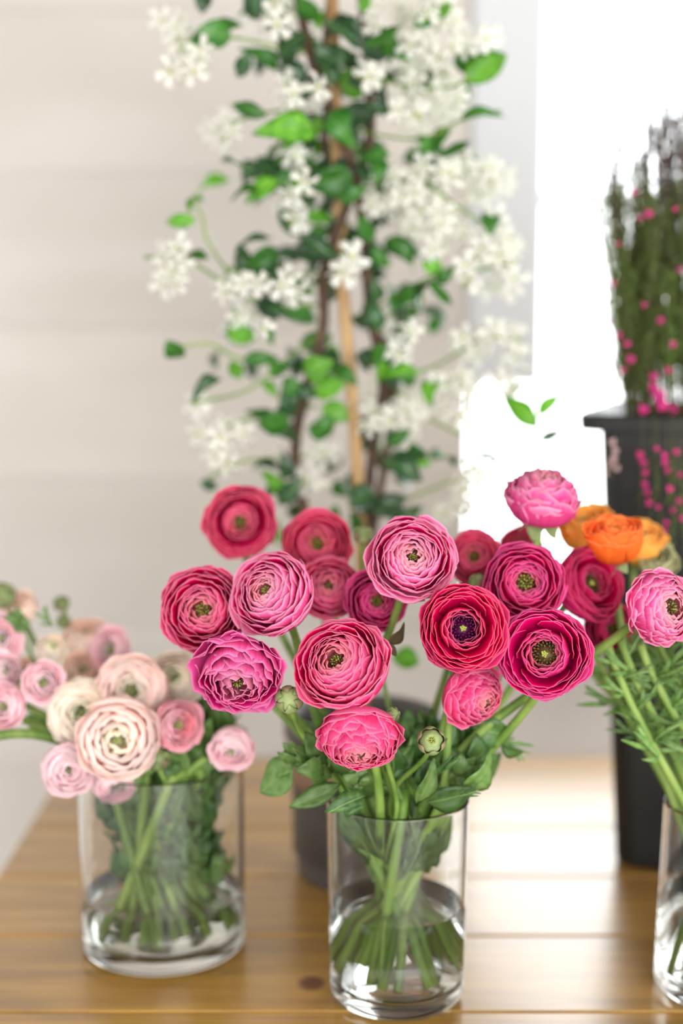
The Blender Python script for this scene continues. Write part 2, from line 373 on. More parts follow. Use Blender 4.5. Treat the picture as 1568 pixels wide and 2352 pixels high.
def ranunc_petal(R, t, az, hw, rng, st, mat, nu, nv, skirt=False):
    c0 = st['c0']; re = R * (c0 + (0.86 - c0) * t ** st.get('pw', 0.95)) * (1 + rng.normal() * 0.02)
    z0, zm, z1 = st['z']
    ze = R * (z0 * 2 * (t - .5) * (t - 1) - zm * 4 * t * (t - 1) + z1 * 2 * t * (t - .5)) + R * rng.normal() * 0.02
    curl = st['curl'][0] + (st['curl'][1] - st['curl'][0]) * t
    if st.get('gap'):                          # inner bud, then a smooth bowl wall, then the crowded outer rims
        ts, ra, rb_, co = st['gap']; j = 1 + rng.normal() * 0.015
        if t < ts: re = R * (c0 + (ra - c0) * t / ts) * j; curl = st['curl'][0] + (0.35 - st['curl'][0]) * t / ts
        else: re = R * (rb_ + (0.97 - rb_) * (t - ts) / (1 - ts)) * j; curl = co * (1 - 0.5 * (t - ts) / (1 - ts))
    zb = R * st.get('zb', 0.62)
    if skirt:
        re = R * rng.uniform(0.90, st.get('sk', 1.04)); ze = R * (z1 - rng.uniform(-0.02, 0.22)); curl = -rng.uniform(0.1, 0.55)
    ang = curl * 1.45; L = R * (0.16 + 0.22 * re / R)
    p3 = np.array([re, ze]); p2 = p3 - L * np.array([-math.sin(ang), math.cos(ang)])
    p0 = np.array([R * (0.03 + 0.06 * t), -zb]); p1 = np.array([max(p2[0] * 1.02, re * 0.7), -zb * (0.75 + 0.2 * t)])
    ph = rng.uniform(0, 6.28, 3); ruf = st.get('ruf', 0.03) * (1.6 if skirt else 1.0); lob = rng.uniform(-0.04, 0.04)
    notch = rng.uniform(0, 0.05); side_drop = 0.03 if skirt else 0.10; corner = 0.10 if skirt else 0.16
    if skirt: lob *= 0.3
    def fn(s, v):
        vm = 1 - side_drop * np.abs(s) ** 2.5 - corner * np.abs(s) ** 6 + lob * s - notch * np.exp(-(s / 0.12) ** 2) + ruf * 0.35 * np.sin(s * 9 + ph[2])
        vv = v * vm
        b = lambda i: p0[i] * (1 - vv) ** 3 + p1[i] * 3 * vv * (1 - vv) ** 2 + p2[i] * 3 * vv * vv * (1 - vv) + p3[i] * vv ** 3
        r = b(0); z = b(1)
        r = r + R * ruf * np.sin(s * 4.2 + ph[0]) * v ** 4 + R * ruf * 0.5 * np.sin(s * 11 + ph[1]) * v ** 6
        z = z + R * ruf * 0.8 * np.sin(s * 5.1 + ph[1]) * v ** 4
        r = r + R * 0.035 * (s * 0.8 + 0.2) * v ** 2          # each petal tucks under its neighbour
        wdt = hw * (0.35 + 0.65 * np.sin(np.clip(v, 0, 1) * 1.9) ** 0.8)
        a = az + s * wdt
        return np.stack([r * np.cos(a), r * np.sin(a), z], 2)
    return petal_mesh(nu, nv, fn, st.get('th', 0.00035), 1.05 if skirt else t, mat)

ICO = None
def blobs(name, items, mats, fm=None):
    """items: (pos, radii xyz, axis) little ellipsoids joined into one mesh"""
    global ICO
    if ICO is None:
        import bmesh
        bm = bmesh.new(); bmesh.ops.create_icosphere(bm, subdivisions=1, radius=1); bm.verts.ensure_lookup_table()
        ICO = (np.array([v.co[:] for v in bm.verts]), [[v.index for v in f.verts] for f in bm.faces]); bm.free()
    V = []; F = []; MI = []
    for i, (p, rad, ax) in enumerate(items):
        q = Vector((0, 0, 1)).rotation_difference(Vector(ax).normalized()).to_matrix(); q = np.array(q)
        V.append((ICO[0] * np.array(rad)) @ q.T + np.array(p)); F += [[j + i * len(ICO[0]) for j in f] for f in ICO[1]]
        MI += [fm[i] if fm else 0] * len(ICO[1])
    return mesh(name, np.concatenate(V).tolist(), F, True, mats, MI)

def simple(name, c, rough=0.5, trans=0.0):
    return noise_mat(name, c, tuple(x * 0.8 for x in c[:3]) + (1,), 90, rough, trans)
M_eye = simple('flower_eye_green', srgb(150, 156, 66)); M_eye_dark = simple('flower_eye_olive', srgb(96, 88, 44))
M_eye_pale = simple('flower_eye_pale_green', srgb(188, 204, 140)); M_stamen = simple('flower_stamen_purple', srgb(92, 12, 70)); M_stamen_br = simple('flower_stamen_brown', srgb(104, 84, 48)); M_pistil = simple('flower_pistil', srgb(168, 176, 78))
M_bud = noise_mat('bud_green', srgb(120, 142, 84), srgb(160, 172, 120), 70, 0.55, 0.15)
M_bud_br = noise_mat('bud_sepal_brown_green', srgb(138, 118, 92), srgb(126, 140, 88), 90, 0.6, 0.1)

def center_mesh(R, st, rng):
    kind = st.get('eye', 'green'); er = R * st['c0'] * 1.15; z0 = R * st['z'][0]; it = []; fm = []
    if kind in ('green', 'olive', 'tiny', 'pale'):
        n = 26
        for i in range(n):
            f = math.sqrt((i + .5) / n); a = i * 2.4; r = er * f * 0.85
            it.append(((r * math.cos(a), r * math.sin(a), z0 - R * 0.05 - er * f * f * 0.5), (er * .14, er * .14, er * .3), (math.cos(a) * f * .6, math.sin(a) * f * .6, 1))); fm.append(0 if i % 3 else 1)
        return blobs('flower_center', it, {'olive': [M_eye_dark, M_eye], 'pale': [M_eye_pale, M_eye]}.get(kind, [M_eye, M_eye_dark]), fm)
    for i in range(46):                      # ring of anthers
        a = i * 2.4; f = 0.35 + 0.65 * math.sqrt((i + .5) / 46); r = er * f
        it.append(((r * math.cos(a), r * math.sin(a), z0 - R * .06 + rng.uniform(-.03, .05) * R), (R * .026, R * .026, R * .06), (math.cos(a) * .7, math.sin(a) * .7, 1))); fm.append(0)
    for i in range(9):
        a = i * 2.4; r = er * .2 * math.sqrt(i / 9)
        it.append(((r * math.cos(a), r * math.sin(a), z0 + R * .02), (R * .03, R * .03, R * .10), (math.cos(a) * .25, math.sin(a) * .25, 1))); fm.append(1)
    # a disc of receptacle below
    it.append(((0, 0, z0 - R * .16), (er * 1.02, er * 1.02, R * .07), (0, 0, 1))); fm.append(0)
    return blobs('flower_center', it, [M_stamen if kind == 'purple' else M_stamen_br, M_pistil], fm)

ST = {
    'tight': dict(gap=(0.66, 0.60, 0.66, 0.0), c0=0.10, z=(0.30, 0.36, 0.06), curl=(0.95, 0.12), eye='green'),
    'bowl':  dict(gap=(0.6, 0.52, 0.62, -0.08), c0=0.16, z=(0.16, 0.36, 0.10), curl=(0.70, 0.06), eye='green'),
    'cup':   dict(gap=(0.5, 0.46, 0.70, -0.24), c0=0.25, z=(0.02, 0.34, 0.18), curl=(0.40, 0.05), eye='brown', pw=0.9),
    'dark':  dict(gap=(0.42, 0.44, 0.66, -0.22), c0=0.24, z=(-.02, 0.34, 0.20), curl=(0.35, 0.08), eye='purple', pw=0.9),
    'dome':  dict(c0=0.08, z=(0.50, 0.40, -.05), curl=(1.0, 0.45), eye='tiny', ruf=0.045),
    'loose': dict(c0=0.12, z=(0.30, 0.34, 0.02), curl=(0.85, 0.0), eye='olive', ruf=0.06),
    'globe': dict(c0=0.10, z=(0.45, 0.50, 0.30), curl=(0.95, 0.55), eye='green', zb=0.7),
    'tulip': dict(c0=0.12, z=(0.55, 0.62, 0.55), curl=(0.8, 0.40), eye='tiny', zb=0.75, ruf=0.04),
}
def PM(*a, **k): return petal_mat(*a, **k)
C = srgb
MP = {
    'hot':   PM('petal_hot_pink', C(222, 8, 94), C(242, 96, 154), C(250, 170, 196), C(240, 150, 150), 0.40, 0.45, 0.40, None, 0.90, C(238, 110, 160)),
    'rose':  PM('petal_rose_pink', C(224, 20, 116), C(244, 122, 182), C(252, 196, 220), C(246, 176, 176), 0.36, 0.45, 0.45, None, 0.88, C(246, 146, 194)),
    'mag':   PM('petal_magenta', C(216, 6, 104), C(238, 70, 150), C(246, 130, 184), C(220, 110, 110), 0.45, 0.42, 0.30, None, 0.92, C(232, 84, 160)),
    'crim':  PM('petal_crimson', C(198, 8, 76), C(220, 46, 112), C(232, 104, 146), C(180, 70, 80), 0.45, 0.40, 0.28, None, 0.92, C(206, 40, 116)),
    'darkc': PM('petal_crimson_dark_eye', C(218, 8, 86), C(236, 60, 124), C(246, 130, 156), C(104, 6, 78), 0.45, 0.42, 0.36, None, 0.92, C(228, 60, 130)),
    'coral': PM('petal_coral_pink', C(224, 32, 102), C(240, 94, 144), C(244, 140, 160), C(226, 130, 110), 0.4, 0.45, 0.34, None, 0.90, C(236, 100, 146)),
    'orchid': PM('petal_orchid_pink', C(210, 24, 118), C(234, 110, 168), C(244, 160, 204), C(216, 140, 154), 0.5, 0.45, 0.5, None, 0.88, C(230, 92, 168)),
    'blush': PM('petal_blush', C(255, 234, 226), C(255, 242, 236), C(254, 226, 218), C(248, 248, 228), 0.2, 0.5, 0.5, deep=0.0),
    'cream': PM('petal_cream', C(255, 246, 232), C(255, 250, 240), C(254, 236, 222), C(240, 248, 216), 0.15, 0.5, 0.4, deep=0.0),
    'lilac': PM('petal_lilac_pink', C(255, 224, 230), C(255, 240, 243), C(250, 216, 222), C(246, 236, 236), 0.25, 0.5, 0.4, deep=0.0),
    'peach': PM('petal_peach', C(255, 228, 210), C(255, 240, 228), C(254, 214, 196), C(255, 232, 212), 0.2, 0.25, 0.4, deep=0.0),
    'pinkp': PM('petal_soft_pink', C(250, 192, 204), C(254, 224, 230), C(250, 196, 206), C(246, 186, 196), 0.3, 0.5, 0.3, deep=0.0),
    'orange': PM('petal_orange', C(255, 122, 46), C(254, 116, 52), C(254, 160, 96), C(255, 150, 70), 0.3, 0.25, 0.3),
    'amber': PM('petal_amber', C(255, 186, 80), C(254, 166, 72), C(255, 200, 120), C(255, 214, 130), 0.3, 0.22, 0.3),
}

def rot_to(n, spin):
    q = Vector((0, 0, 1)).rotation_difference(n); return (q.to_matrix() @ Matrix.Rotation(spin, 3, 'Z')).to_4x4()

def stem_path(base, n, v, seed, reach=0.4, neck=None, bottom=None):
    rg = random.Random(seed); c = v.c
    dx = base.x - c.x; dy = base.y - c.y; a = math.atan2(dy, dx) + rg.uniform(-0.5, 0.5); rr = v.ri * rg.uniform(0.4, 0.88)
    nk = Vector((c.x + rr * math.cos(a), c.y + rr * math.sin(a), v.h - 0.004))
    if neck is not None: nk = Vector((c.x + neck[0] * v.ri, c.y + neck[1] * v.ri, v.h - 0.004))
    a2 = a + math.pi + rg.uniform(-0.9, 0.9); r2 = v.ri * rg.uniform(0.5, 0.9)
    bt = Vector((c.x + r2 * math.cos(a2), c.y + r2 * math.sin(a2), v.bt + rg.uniform(0.004, 0.022)))
    if bottom is not None: bt = Vector((c.x + bottom[0] * v.ri, c.y + bottom[1] * v.ri, v.bt + 0.006))
    L = (base - nk).length; d = (nk - bt).normalized()
    back = (-n * 0.7 + Vector((0, 0, -0.5))).normalized()
    return bez(base, base + back * L * reach, nk + d * L * 0.35, nk, 12) + bez(nk, nk - d * 0.03, bt + d * 0.03, bt, 7)[1:]

SEED = [10]
def flower(px, py, D, dpx, fac, style, mat, N, label, v, group, cat='flower', hi=True, skirt=0, squash=1.0, stem_r=0.0026, reach=0.4, neck=None, bottom=None, sepals=False, sm=None, over=None, name='ranunculus', tmin=0.0):
    SEED[0] += 1; seed = SEED[0]; rng = np.random.default_rng(seed)
    st = dict(ST[style]); st.update(over or {})
    pos = P(px, py, D); R = dpx / 2 * mpp(pos); n = facing(px, py, *fac)
    zc = (max(st['z']) - st.get('zb', 0.62)) / 2 * R * squash      # put the middle of the head on the pixel
    org = pos - n * zc
    base = org - n * (st.get('zb', 0.62) * R * squash)
    path = stem_path(base + n * 0.002, n, v, seed, reach, neck, bottom)
    th = thing(name, path[-1], label, cat, group); o0 = path[-1]
    link('stem', tube_mesh('stem', [p - o0 for p in path], [stem_r * (1.0 + 0.25 * i / len(path)) for i in range(len(path))], sm or M_stem), th)
    mat4 = Matrix.Translation(org - o0) @ rot_to(n, rng.uniform(0, 6.28)) @ Matrix.Diagonal((1, 1, squash, 1))
    nu, nv = (13, 7) if hi else (9, 6)
    N = int(N * 0.82) if hi else N
    for i in range(N):
        t = tmin + (1 - tmin) * (i + 0.5) / N; hw = math.radians(72 - 26 * t) * (1 if hi else 1.15)
        link('petal', ranunc_petal(R, t, i * 2.39996, hw, rng, st, MP[mat], nu, nv), th, mat4)
    skirt = max(skirt + 3, 8)
    for i in range(skirt):
        link('petal', ranunc_petal(R, 1.0, i * 6.283 / skirt + rng.uniform(-.3, .3), math.radians(60), rng, st, MP[mat], nu, nv, True), th, mat4)
    link('flower_center', center_mesh(R, st, rng), th, mat4)
    if sepals:
        me = leaf_mesh_get(1)
        for i in range(5):
            a = i * 1.2566; d = Vector((math.cos(a), math.sin(a), -0.25)).normalized(); loc = Matrix.Translation((0, 0, -st.get('zb', .62) * R)) @ Matrix.Rotation(a, 4, 'Z') @ Matrix.Rotation(0.5, 4, 'Y') @ Matrix.Diagonal((R * 0.6, R * 0.5, R * 0.4, 1))
            so = link('sepal', me, th, mat4 @ loc); so.material_slots[0].link = 'OBJECT'; so.material_slots[0].material = M_bud
    return th

# ------------------------------------------------------------------ leaves
LEAVES = {}
def leaf_mesh_get(kind):
    if kind in LEAVES: return LEAVES[kind]
    rg = np.random.default_rng(500 + kind)
    prof = [(0.85, 0.10, 0.10), (0.8, 0.16, 0.22), (0.9, -0.10, 0.14), (0.7, 0.28, 0.10), (0.95, 0.2, 0.3)][kind % 5]
    pw, arch, fold = prof; tw = rg.uniform(-.25, .25)
    def fn(s, v):
        wd = 0.5 * np.sin(np.pi * np.clip(v, 0.0, 1) ** pw) ** 0.85 + 0.012
        y = s * wd; x = v; zz = arch * np.sin(v * np.pi) - arch * v * v + fold * np.abs(s) * wd + 0.04 * np.sin(v * 9 + s * 2) * np.abs(s)
        a = tw * v; return np.stack([x, y * np.cos(a) - zz * np.sin(a), y * np.sin(a) + zz * np.cos(a)], 2)
    V, F, uv, sd = patch(5, 9, fn, 0.012)
    LEAVES[kind] = mesh('leaf', V.tolist(), F, True, [M_jl_mid]); return LEAVES[kind]
LOBED = {}
def lobed_mesh_get(kind):
    if kind in LOBED: return LOBED[kind]
    rg = np.random.default_rng(900 + kind); V = []; F = []; off = 0
    lob = [(0, 1.0, .26, .0), (.55, .72, .2, .3), (-.55, .72, .2, .3), (.95, .5, .16, .12), (-.95, .5, .16, .12)]
    if kind % 3 == 2: lob = [(0, 1.0, .055, .0), (.35, .8, .05, .35), (-.4, .75, .05, .25), (.7, .55, .045, .1), (-.6, .6, .045, .5)]
    if kind % 3 == 1: lob = [(0, 1.0, .34, 0), (.7, .6, .24, .2), (-.7, .6, .24, .2)]
    for ang, ln, wd, st in lob:
        ang += rg.normal() * .1; ar = rg.uniform(-.1, .25); tw = rg.uniform(-.5, .5)
        def fn(s, v):
            w_ = wd * np.sin(np.pi * np.clip(v, 0, 1) ** .75) ** .7 * (1 + .18 * np.sin(v * 14)) + .02
            x = v * ln; y = s * w_; z = ar * np.sin(v * 2.6) + .25 * np.abs(s) * w_ + tw * s * w_ * v
            return np.stack([st + x * math.cos(ang) - y * math.sin(ang), x * math.sin(ang) + y * math.cos(ang), z], 2)
        v_, f_, _, _ = patch(4, 7, fn, .014)
        V.append(v_); F += [tuple(i + off for i in f) for f in f_]; off += len(v_)
    LOBED[kind] = mesh('leaf', np.concatenate(V).tolist(), F, True, [M_fol]); return LOBED[kind]
def put_leaf(th, me, B, T, width, mat, tilt=0.0, name='leaf', nrm=None, label=None):
    """leaf from base B to tip T, facing the viewer turned by tilt about its own axis"""
    x = T - B; L = x.length; x.normalize(); nn = nrm or Vector((0, -1, 0.35)); y = nn.cross(x).normalized(); zz = x.cross(y)
    m = Matrix((x * L, y * width, zz * L)).transposed().to_4x4() @ Matrix.Rotation(tilt, 4, 'X')
    m.translation = B - th.location
    o = link(name, me, th, m); o.material_slots[0].link = 'OBJECT'; o.material_slots[0].material = mat
    if label: o['label'] = label
    return o

# ------------------------------------------------------------------ the hot pink bouquet
G1 = 'hot pink ranunculus in the centre vase'
def pink(*a, **k): return flower(*a, v=V_mid, group=G1, **k)
f1 = pink(550, 1195, 0.985, 168, (0.06, -0.18), 'cup', 'coral', 44, 'coral pink ranunculus standing alone at the upper left of the pink bouquet', hi=False, over=dict(c0=.16, z=(.2, .3, .2), eye='olive'))
f2 = pink(728, 1250, 0.965, 158, (0.0, 0.15), 'bowl', 'coral', 46, 'coral rose ranunculus with a green eye behind the top of the bouquet, below the cane', hi=False)
f3 = pink(468, 1402, 0.885, 200, (-0.15, 0.06), 'bowl', 'hot', 64, 'leftmost hot pink ranunculus with a yellow-green eye and tight concentric petals', skirt=3)
f4 = pink(626, 1366, 0.865, 204, (-0.46, 0.28), 'tight', 'rose', 66, 'pink ranunculus with a closed pale centre and a pale outer petal at its right', skirt=5)
f5 = pink(758, 1352, 0.93, 150, (-0.12, 0.22), 'tight', 'hot', 56, 'pink ranunculus with a pale rosebud centre half hidden behind its neighbours')
f6 = pink(549, 1546, 0.835, 212, (-0.08, -0.60), 'loose', 'orchid', 38, 'orchid pink ranunculus nodding downward at the lower left of the pink bouquet', skirt=5, squash=1.0)
f7 = pink(786, 1530, 0.825, 226, (-0.34, 0.34), 'tight', 'hot', 70, 'largest hot pink ranunculus, in sharp focus, with a torn dark slit at its heart', skirt=6, over=dict(c0=.14, eye='olive'))
f8 = pink(944, 1285, 0.865, 204, (0.10, 0.16), 'tight', 'rose', 68, 'light pink ranunculus with a creamy centre and wide pale outer petals', skirt=7, neck=(-0.55, -0.3), bottom=(0.5, 0.3))
f9 = pink(862, 1378, 0.905, 150, (0.18, -0.06), 'bowl', 'mag', 56, 'deep pink ranunculus with a lime eye tucked behind the light pink one')
f10 = pink(1088, 1282, 0.945, 128, (0.0, 0.22), 'bowl', 'coral', 48, 'small coral ranunculus behind and right of the light pink one', hi=False)
f11 = pink(1205, 1338, 0.885, 184, (0.08, 0.02), 'bowl', 'mag', 58, 'magenta pink ranunculus with a wide olive eye above the two open ones', skirt=5, over=dict(c0=.2))
f12 = pink(1062, 1444, 0.845, 208, (0.08, 0.04), 'dark', 'darkc', 50, 'crimson pink ranunculus with an open blackish purple heart', skirt=3)
f13 = pink(1253, 1502, 0.84, 214, (-0.12, 0.02), 'cup', 'mag', 52, 'open magenta ranunculus with a green and brown heart, right of the purple-hearted one', skirt=3)
f14 = pink(1345, 1345, 0.925, 172, (0.62, 0.24), 'cup', 'crim', 52, 'dark crimson ranunculus turned to the right under the orange blooms', hi=False, over=dict(zb=.7))
f15 = pink(1092, 1598, 0.865, 158, (0.62, -0.36), 'dome', 'hot', 54, 'small ruffled pink ranunculus under the purple-hearted one, turned down to the right', skirt=3)
f16 = pink(826, 1698, 0.815, 196, (0.02, -0.80), 'dome', 'hot', 60, 'ruffled pink ranunculus hanging face down just above the vase rim', over=dict(z=(.45, .42, .05), ruf=.05), squash=.92)
f17 = pink(1246, 1146, 0.925, 176, (0.12, 0.90), 'dome', 'rose', 54, 'highest pink ranunculus, seen from the side against the white window', skirt=7, hi=True, sepals=True, over=dict(z=(.42, .40, .1), ruf=.06), squash=1.25)
f18 = pink(1518, 1396, 0.86, 176, (0.62, -0.02), 'dome', 'rose', 54, 'frilly pink ranunculus at the right edge, turned away to the right', skirt=4, over=dict(c0=.2, eye='olive', z=(.42, .40, .0)), stem_r=.0028)
f20 = pink(1075, 1365, 0.93, 60, (0, .5), 'globe', 'coral', 14, 'tiny half open pink ranunculus between the light pink and magenta ones', hi=False)

# buds of the pink bouquet
def bud(px, py, D, dpx, fac, label, v, group, opened=False, mat=None, sm=None, neck=None):
    SEED[0] += 1; seed = SEED[0]; pos = P(px, py, D); R = dpx / 2 * mpp(pos); n = facing(px, py, *fac); base = pos - n * R * .85
    path = stem_path(base, n, v, seed, .4, neck); o0 = path[-1]; th = thing('ranunculus_bud', o0, label, 'flower bud', group)
    link('stem', tube_mesh('stem', [p - o0 for p in path], 0.0016, sm or M_stem, 7), th)
    m4 = Matrix.Translation(pos - o0) @ rot_to(n, seed)
    prof = [(0, -R * .9)] + [(R * .97 * math.sin(a), -R * .9 * math.cos(a)) for a in [i / 10 * math.pi for i in range(1, 10)]] + [(0, R * (.9 if not opened else .2))]
    link('bud_body', lathe('bud_body', prof, mat or M_bud, 20), th, m4)
    for i in range(6):
        az = i * math.pi / 3
        def fn(s, vv):
            ph = (0.15 + vv * (2.5 if not opened else 2.2)); wd = .56 * np.sin(np.clip(vv, 0.02, 1) ** .8 * math.pi) ** .6 + .03
            rr = R * (1.05 + (0.10 * (1 - s * s))) + (R * .18 * vv ** 3 if opened else 0)
            a = az + s * wd
            return np.stack([rr * np.sin(ph) * np.cos(a), rr * np.sin(ph) * np.sin(a), -rr * .92 * np.cos(ph)], 2)
        V, F, _, _ = patch(5, 8, fn, R * .05)
        link('sepal', mesh('sepal', V.tolist(), F, True, [M_bud_br if (opened or i % 2) else (mat or M_bud)]), th, m4)
    if opened: link('flower_center', blobs('flower_center', [((math.cos(k * 2.4) * R * .09 * k ** .5, math.sin(k * 2.4) * R * .09 * k ** .5, R * .75), (R * .09, R * .09, R * .2), (0, 0, 1)) for k in range(14)], [M_pistil]), th, m4)
    return th
GB = 'buds in the centre vase'
b1 = bud(664, 1607, 0.835, 58, (-0.1, 0.1), 'round green bud under the nodding orchid pink ranunculus', V_mid, GB, neck=(-.7, -.3))
b2 = bud(990, 1702, 0.83, 56, (0.05, 0.1), 'spent brownish green bud with curled sepals above the centre vase', V_mid, GB, True)
b3 = bud(833, 1228, 0.955, 42, (0.1, 0.6), 'pale green bud standing up left of the light pink ranunculus', V_mid, GB)
b4 = bud(1098, 1338, 0.9, 40, (0.1, 0.8), 'pale bud peeping out above the purple-hearted ranunculus', V_mid, GB)
b5 = bud(902, 1640, 0.84, 30, (0.5, 0.4), 'tiny grey-green bud right of the face-down ranunculus', V_mid, GB)

# leaves of the pink bouquet: base px, tip px, depth, width px, mesh kind
rgm = random.Random(4)
def fol(owner, bx, by, tx, ty, D, wpx, kind, mat, tilt=0.0, dD=0.0, lob=True):
    B = P(bx, by, D); T = P(tx, ty, D + dD); return put_leaf(owner, lobed_mesh_get(kind) if lob else leaf_mesh_get(kind), B, T, wpx * mpp(B), mat, tilt)
fol(f15, 1085, 1670, 1178, 1690, .90, 70, 1, M_fol_dark, .2, lob=False)
fol(f13, 1120, 1690, 1214, 1728, .91, 60, 2, M_fol, .2)
fol(f13, 1150, 1715, 1205, 1732, .90, 18, 1, M_fol_dark, .5, lob=False)
fol(f6, 768, 1770, 676, 1715, .88, 110, 0, M_fol, .2, -.02)
fol(f6, 745, 1740, 690, 1690, .89, 60, 1, M_fol_dark, .4)
fol(f3, 700, 1760, 655, 1700, .88, 46, 0, M_fol, -.5)
fol(f3, 690, 1735, 632, 1800, .89, 20, 0, M_fol_fresh, .8, lob=False)
fol(f3, 672, 1748, 655, 1862, .885, 14, 2, M_fol_fresh, .9, lob=False)
fol(f4, 782, 1800, 672, 1866, .87, 40, 2, M_fol, .2, lob=False)
fol(f16, 838, 1828, 745, 1874, .85, 60, 1, M_fol_dark, .1, -.01)
fol(f12, 980, 1842, 1092, 1816, .86, 44, 0, M_fol_dark, .5, lob=False)
fol(f12, 1040, 1830, 1100, 1812, .86, 40, 2, M_fol_dark, .3)
fol(f2, 955, 1845, 958, 1735, .85, 36, 0, M_fol, .3, lob=False)
fol(f11, 1060, 1810, 1102, 1712, .87, 26, 3, M_fol_fresh, .7, lob=False)
fol(f11, 1035, 1800, 1090, 1740, .88, 80, 0, M_fol, .2)
fol(f5, 870, 1790, 905, 1690, .90, 110, 1, M_fol_dark, 0)
fol(f9, 960, 1720, 905, 1640, .91, 90, 0, M_fol_dark, .3)
fol(f9, 830, 1812, 806, 1760, .86, 70, 0, M_fol, .2)
fol(f10, 1010, 1800, 985, 1720, .89, 90, 0, M_fol_dark, .1)
fol(f8, 890, 1478, 907, 1420, .866, 9, 1, M_brownleaf, .9, lob=False)['label'] = 'withered brown leaf'
fol(f8, 889, 1478, 897, 1512, .866, 9, 2, M_brownleaf, .9, lob=False)['label'] = 'withered brown leaf'
own = [f2, f5, f9, f10, f11, f12, f13, f14, f15, f17]
for i in range(34):
    bx = rgm.uniform(800, 1060); by = rgm.uniform(1720, 1840); a = rgm.uniform(-.9, .9); ln = rgm.uniform(60, 120)
    fol(own[i % len(own)], bx, by, bx + math.sin(a) * ln + (bx - 930) * .25, by - math.cos(a) * ln, rgm.uniform(.88, .97), rgm.uniform(50, 100), rgm.randrange(6), rgm.choice([M_fol_dark, M_fol_dark, M_fol]), rgm.uniform(-.7, .7), rgm.uniform(-.03, .03))
for i in range(16):                          # submerged leaf stalks and leaves inside the vase
    bx = rgm.uniform(840, 990); by = rgm.uniform(1880, 1980)
    fol(own[i % len(own)], bx, by + 60, bx + rgm.uniform(-30, 30), by - 70, rgm.uniform(.885, .93), rgm.uniform(40, 70), rgm.randrange(6), rgm.choice([M_fol_dark, M_fol]), rgm.uniform(-.7, .7))

# ------------------------------------------------------------------ the pale bouquet on the left
G2 = 'pale ranunculus in the left vase'
def pale(*a, **k):
    k['over'] = {'eye': 'pale', 'gap': None, **{q: w_ for q, w_ in (k.get('over') or {}).items() if q != 'eye'}}
    k.setdefault('hi', False); k.setdefault('sm', M_stem_pale); return flower(*a, v=V_left, group=G2, **k)
W_ = dict(th=0.0006)
p1 = pale(270, 1697, 0.915, 188, (0.0, -0.08), 'bowl', 'blush', 34, 'largest blush ranunculus in the front of the pale bouquet, with a small green eye', over=dict(curl=(.95, .5), c0=.1, z=(.34, .36, .1)), hi=True, skirt=4)
p2 = pale(305, 1584, 0.955, 168, (-0.14, 0.0), 'bowl', 'blush', 34, 'cream and peach ranunculus with a soft green eye above the largest blush one', over=dict(curl=(.95, .5), c0=.14))
p3 = pale(185, 1636, 0.95, 152, (0.02, -0.08), 'bowl', 'cream', 34, 'cream ranunculus with a green eye left of the largest blush one', over=dict(curl=(.95, .5), c0=.12))
p4 = pale(402, 1562, 0.985, 140, (-0.12, 0.2), 'tight', 'cream', 30, 'cream ranunculus half behind the leftmost hot pink bloom')
p5 = pale(97, 1566, 0.95, 104, (0.12, -0.1), 'cup', 'lilac', 22, 'small open ranunculus with a pale green heart and pinkish rim petals', over=dict(c0=.2, eye='green', z=(.2, .3, .3)))
p6 = pale(156, 1764, 0.93, 124, (0.05, -0.25), 'globe', 'lilac', 24, 'lilac pink closed ranunculus hanging at the lower left of the pale bouquet')
p7 = pale(266, 1790, 0.945, 112, (0.08, -0.62), 'globe', 'lilac', 24, 'pink ranunculus facing down beneath the largest blush one')
p8 = pale(408, 1664, 0.935, 120, (0.35, -0.1), 'cup', 'pinkp', 22, 'deeper pink ranunculus at the right of the pale bouquet, turned aside', over=dict(c0=.2))
p9 = pale(535, 1712, 0.94, 108, (-0.15, -0.55), 'tulip', 'lilac', 16, 'pale pink bud-like ranunculus hanging alone at the right of the left vase', sepals=True)
p10 = pale(48, 1398, 1.04, 84, (-0.2, 0.45), 'globe', 'peach', 18, 'small round peach ranunculus high at the far left')
p11 = pale(196, 1466, 1.05, 100, (0.0, 0.6), 'globe', 'peach', 18, 'peach ranunculus at the back of the pale bouquet')
p12 = pale(258, 1492, 1.03, 108, (-0.6, 0.1), 'cup', 'lilac', 18, 'shell pink cup-shaped ranunculus beside the peach one at the back', over=dict(c0=.25))
p13 = pale(118, 1492, 1.0, 74, (0.2, 0.4), 'globe', 'cream', 16, 'small white closed ranunculus above the small open one')
p14 = pale(8, 1622, 0.95, 112, (-0.3, -0.05), 'cup', 'lilac', 22, 'pale pink ranunculus cut by the left edge of the picture, the lower one', over=dict(c0=.15, eye='green'))
p15 = pale(-6, 1470, 0.98, 120, (0.3, 0.2), 'loose', 'lilac', 24, 'pale pink ruffled ranunculus cut by the left edge, the upper one')
p16 = pale(62, 1548, 1.03, 84, (-0.2, 0.3), 'bowl', 'peach', 18, 'salmon peach ranunculus behind the small open one')
p17 = pale(190, 1540, 1.03, 96, (0.1, 0.2), 'bowl', 'peach', 18, 'peach ranunculus peeping out between the white and cream ones')
p18 = pale(6, 1540, 0.965, 90, (0.4, 0.0), 'loose', 'lilac', 18, 'soft pink ruffled ranunculus at the left edge between two paler ones')
GB2 = 'buds in the left vase'
bud(362, 1743, 0.93, 48, (0.1, 0.2), 'cream-green bud right of the largest blush ranunculus', V_left, GB2, mat=M_bud)
bud(141, 1386, 1.05, 34, (-0.3, 0.7), 'small green bud on a thin stalk against the wall, the upper one', V_left, GB2)
bud(146, 1428, 1.05, 30, (-0.4, 0.3), 'small green bud on a thin stalk against the wall, the lower one', V_left, GB2)
bud(6, 1368, 1.03, 56, (-0.4, 0.5), 'pale green bud at the left edge above the round peach bloom', V_left, GB2)
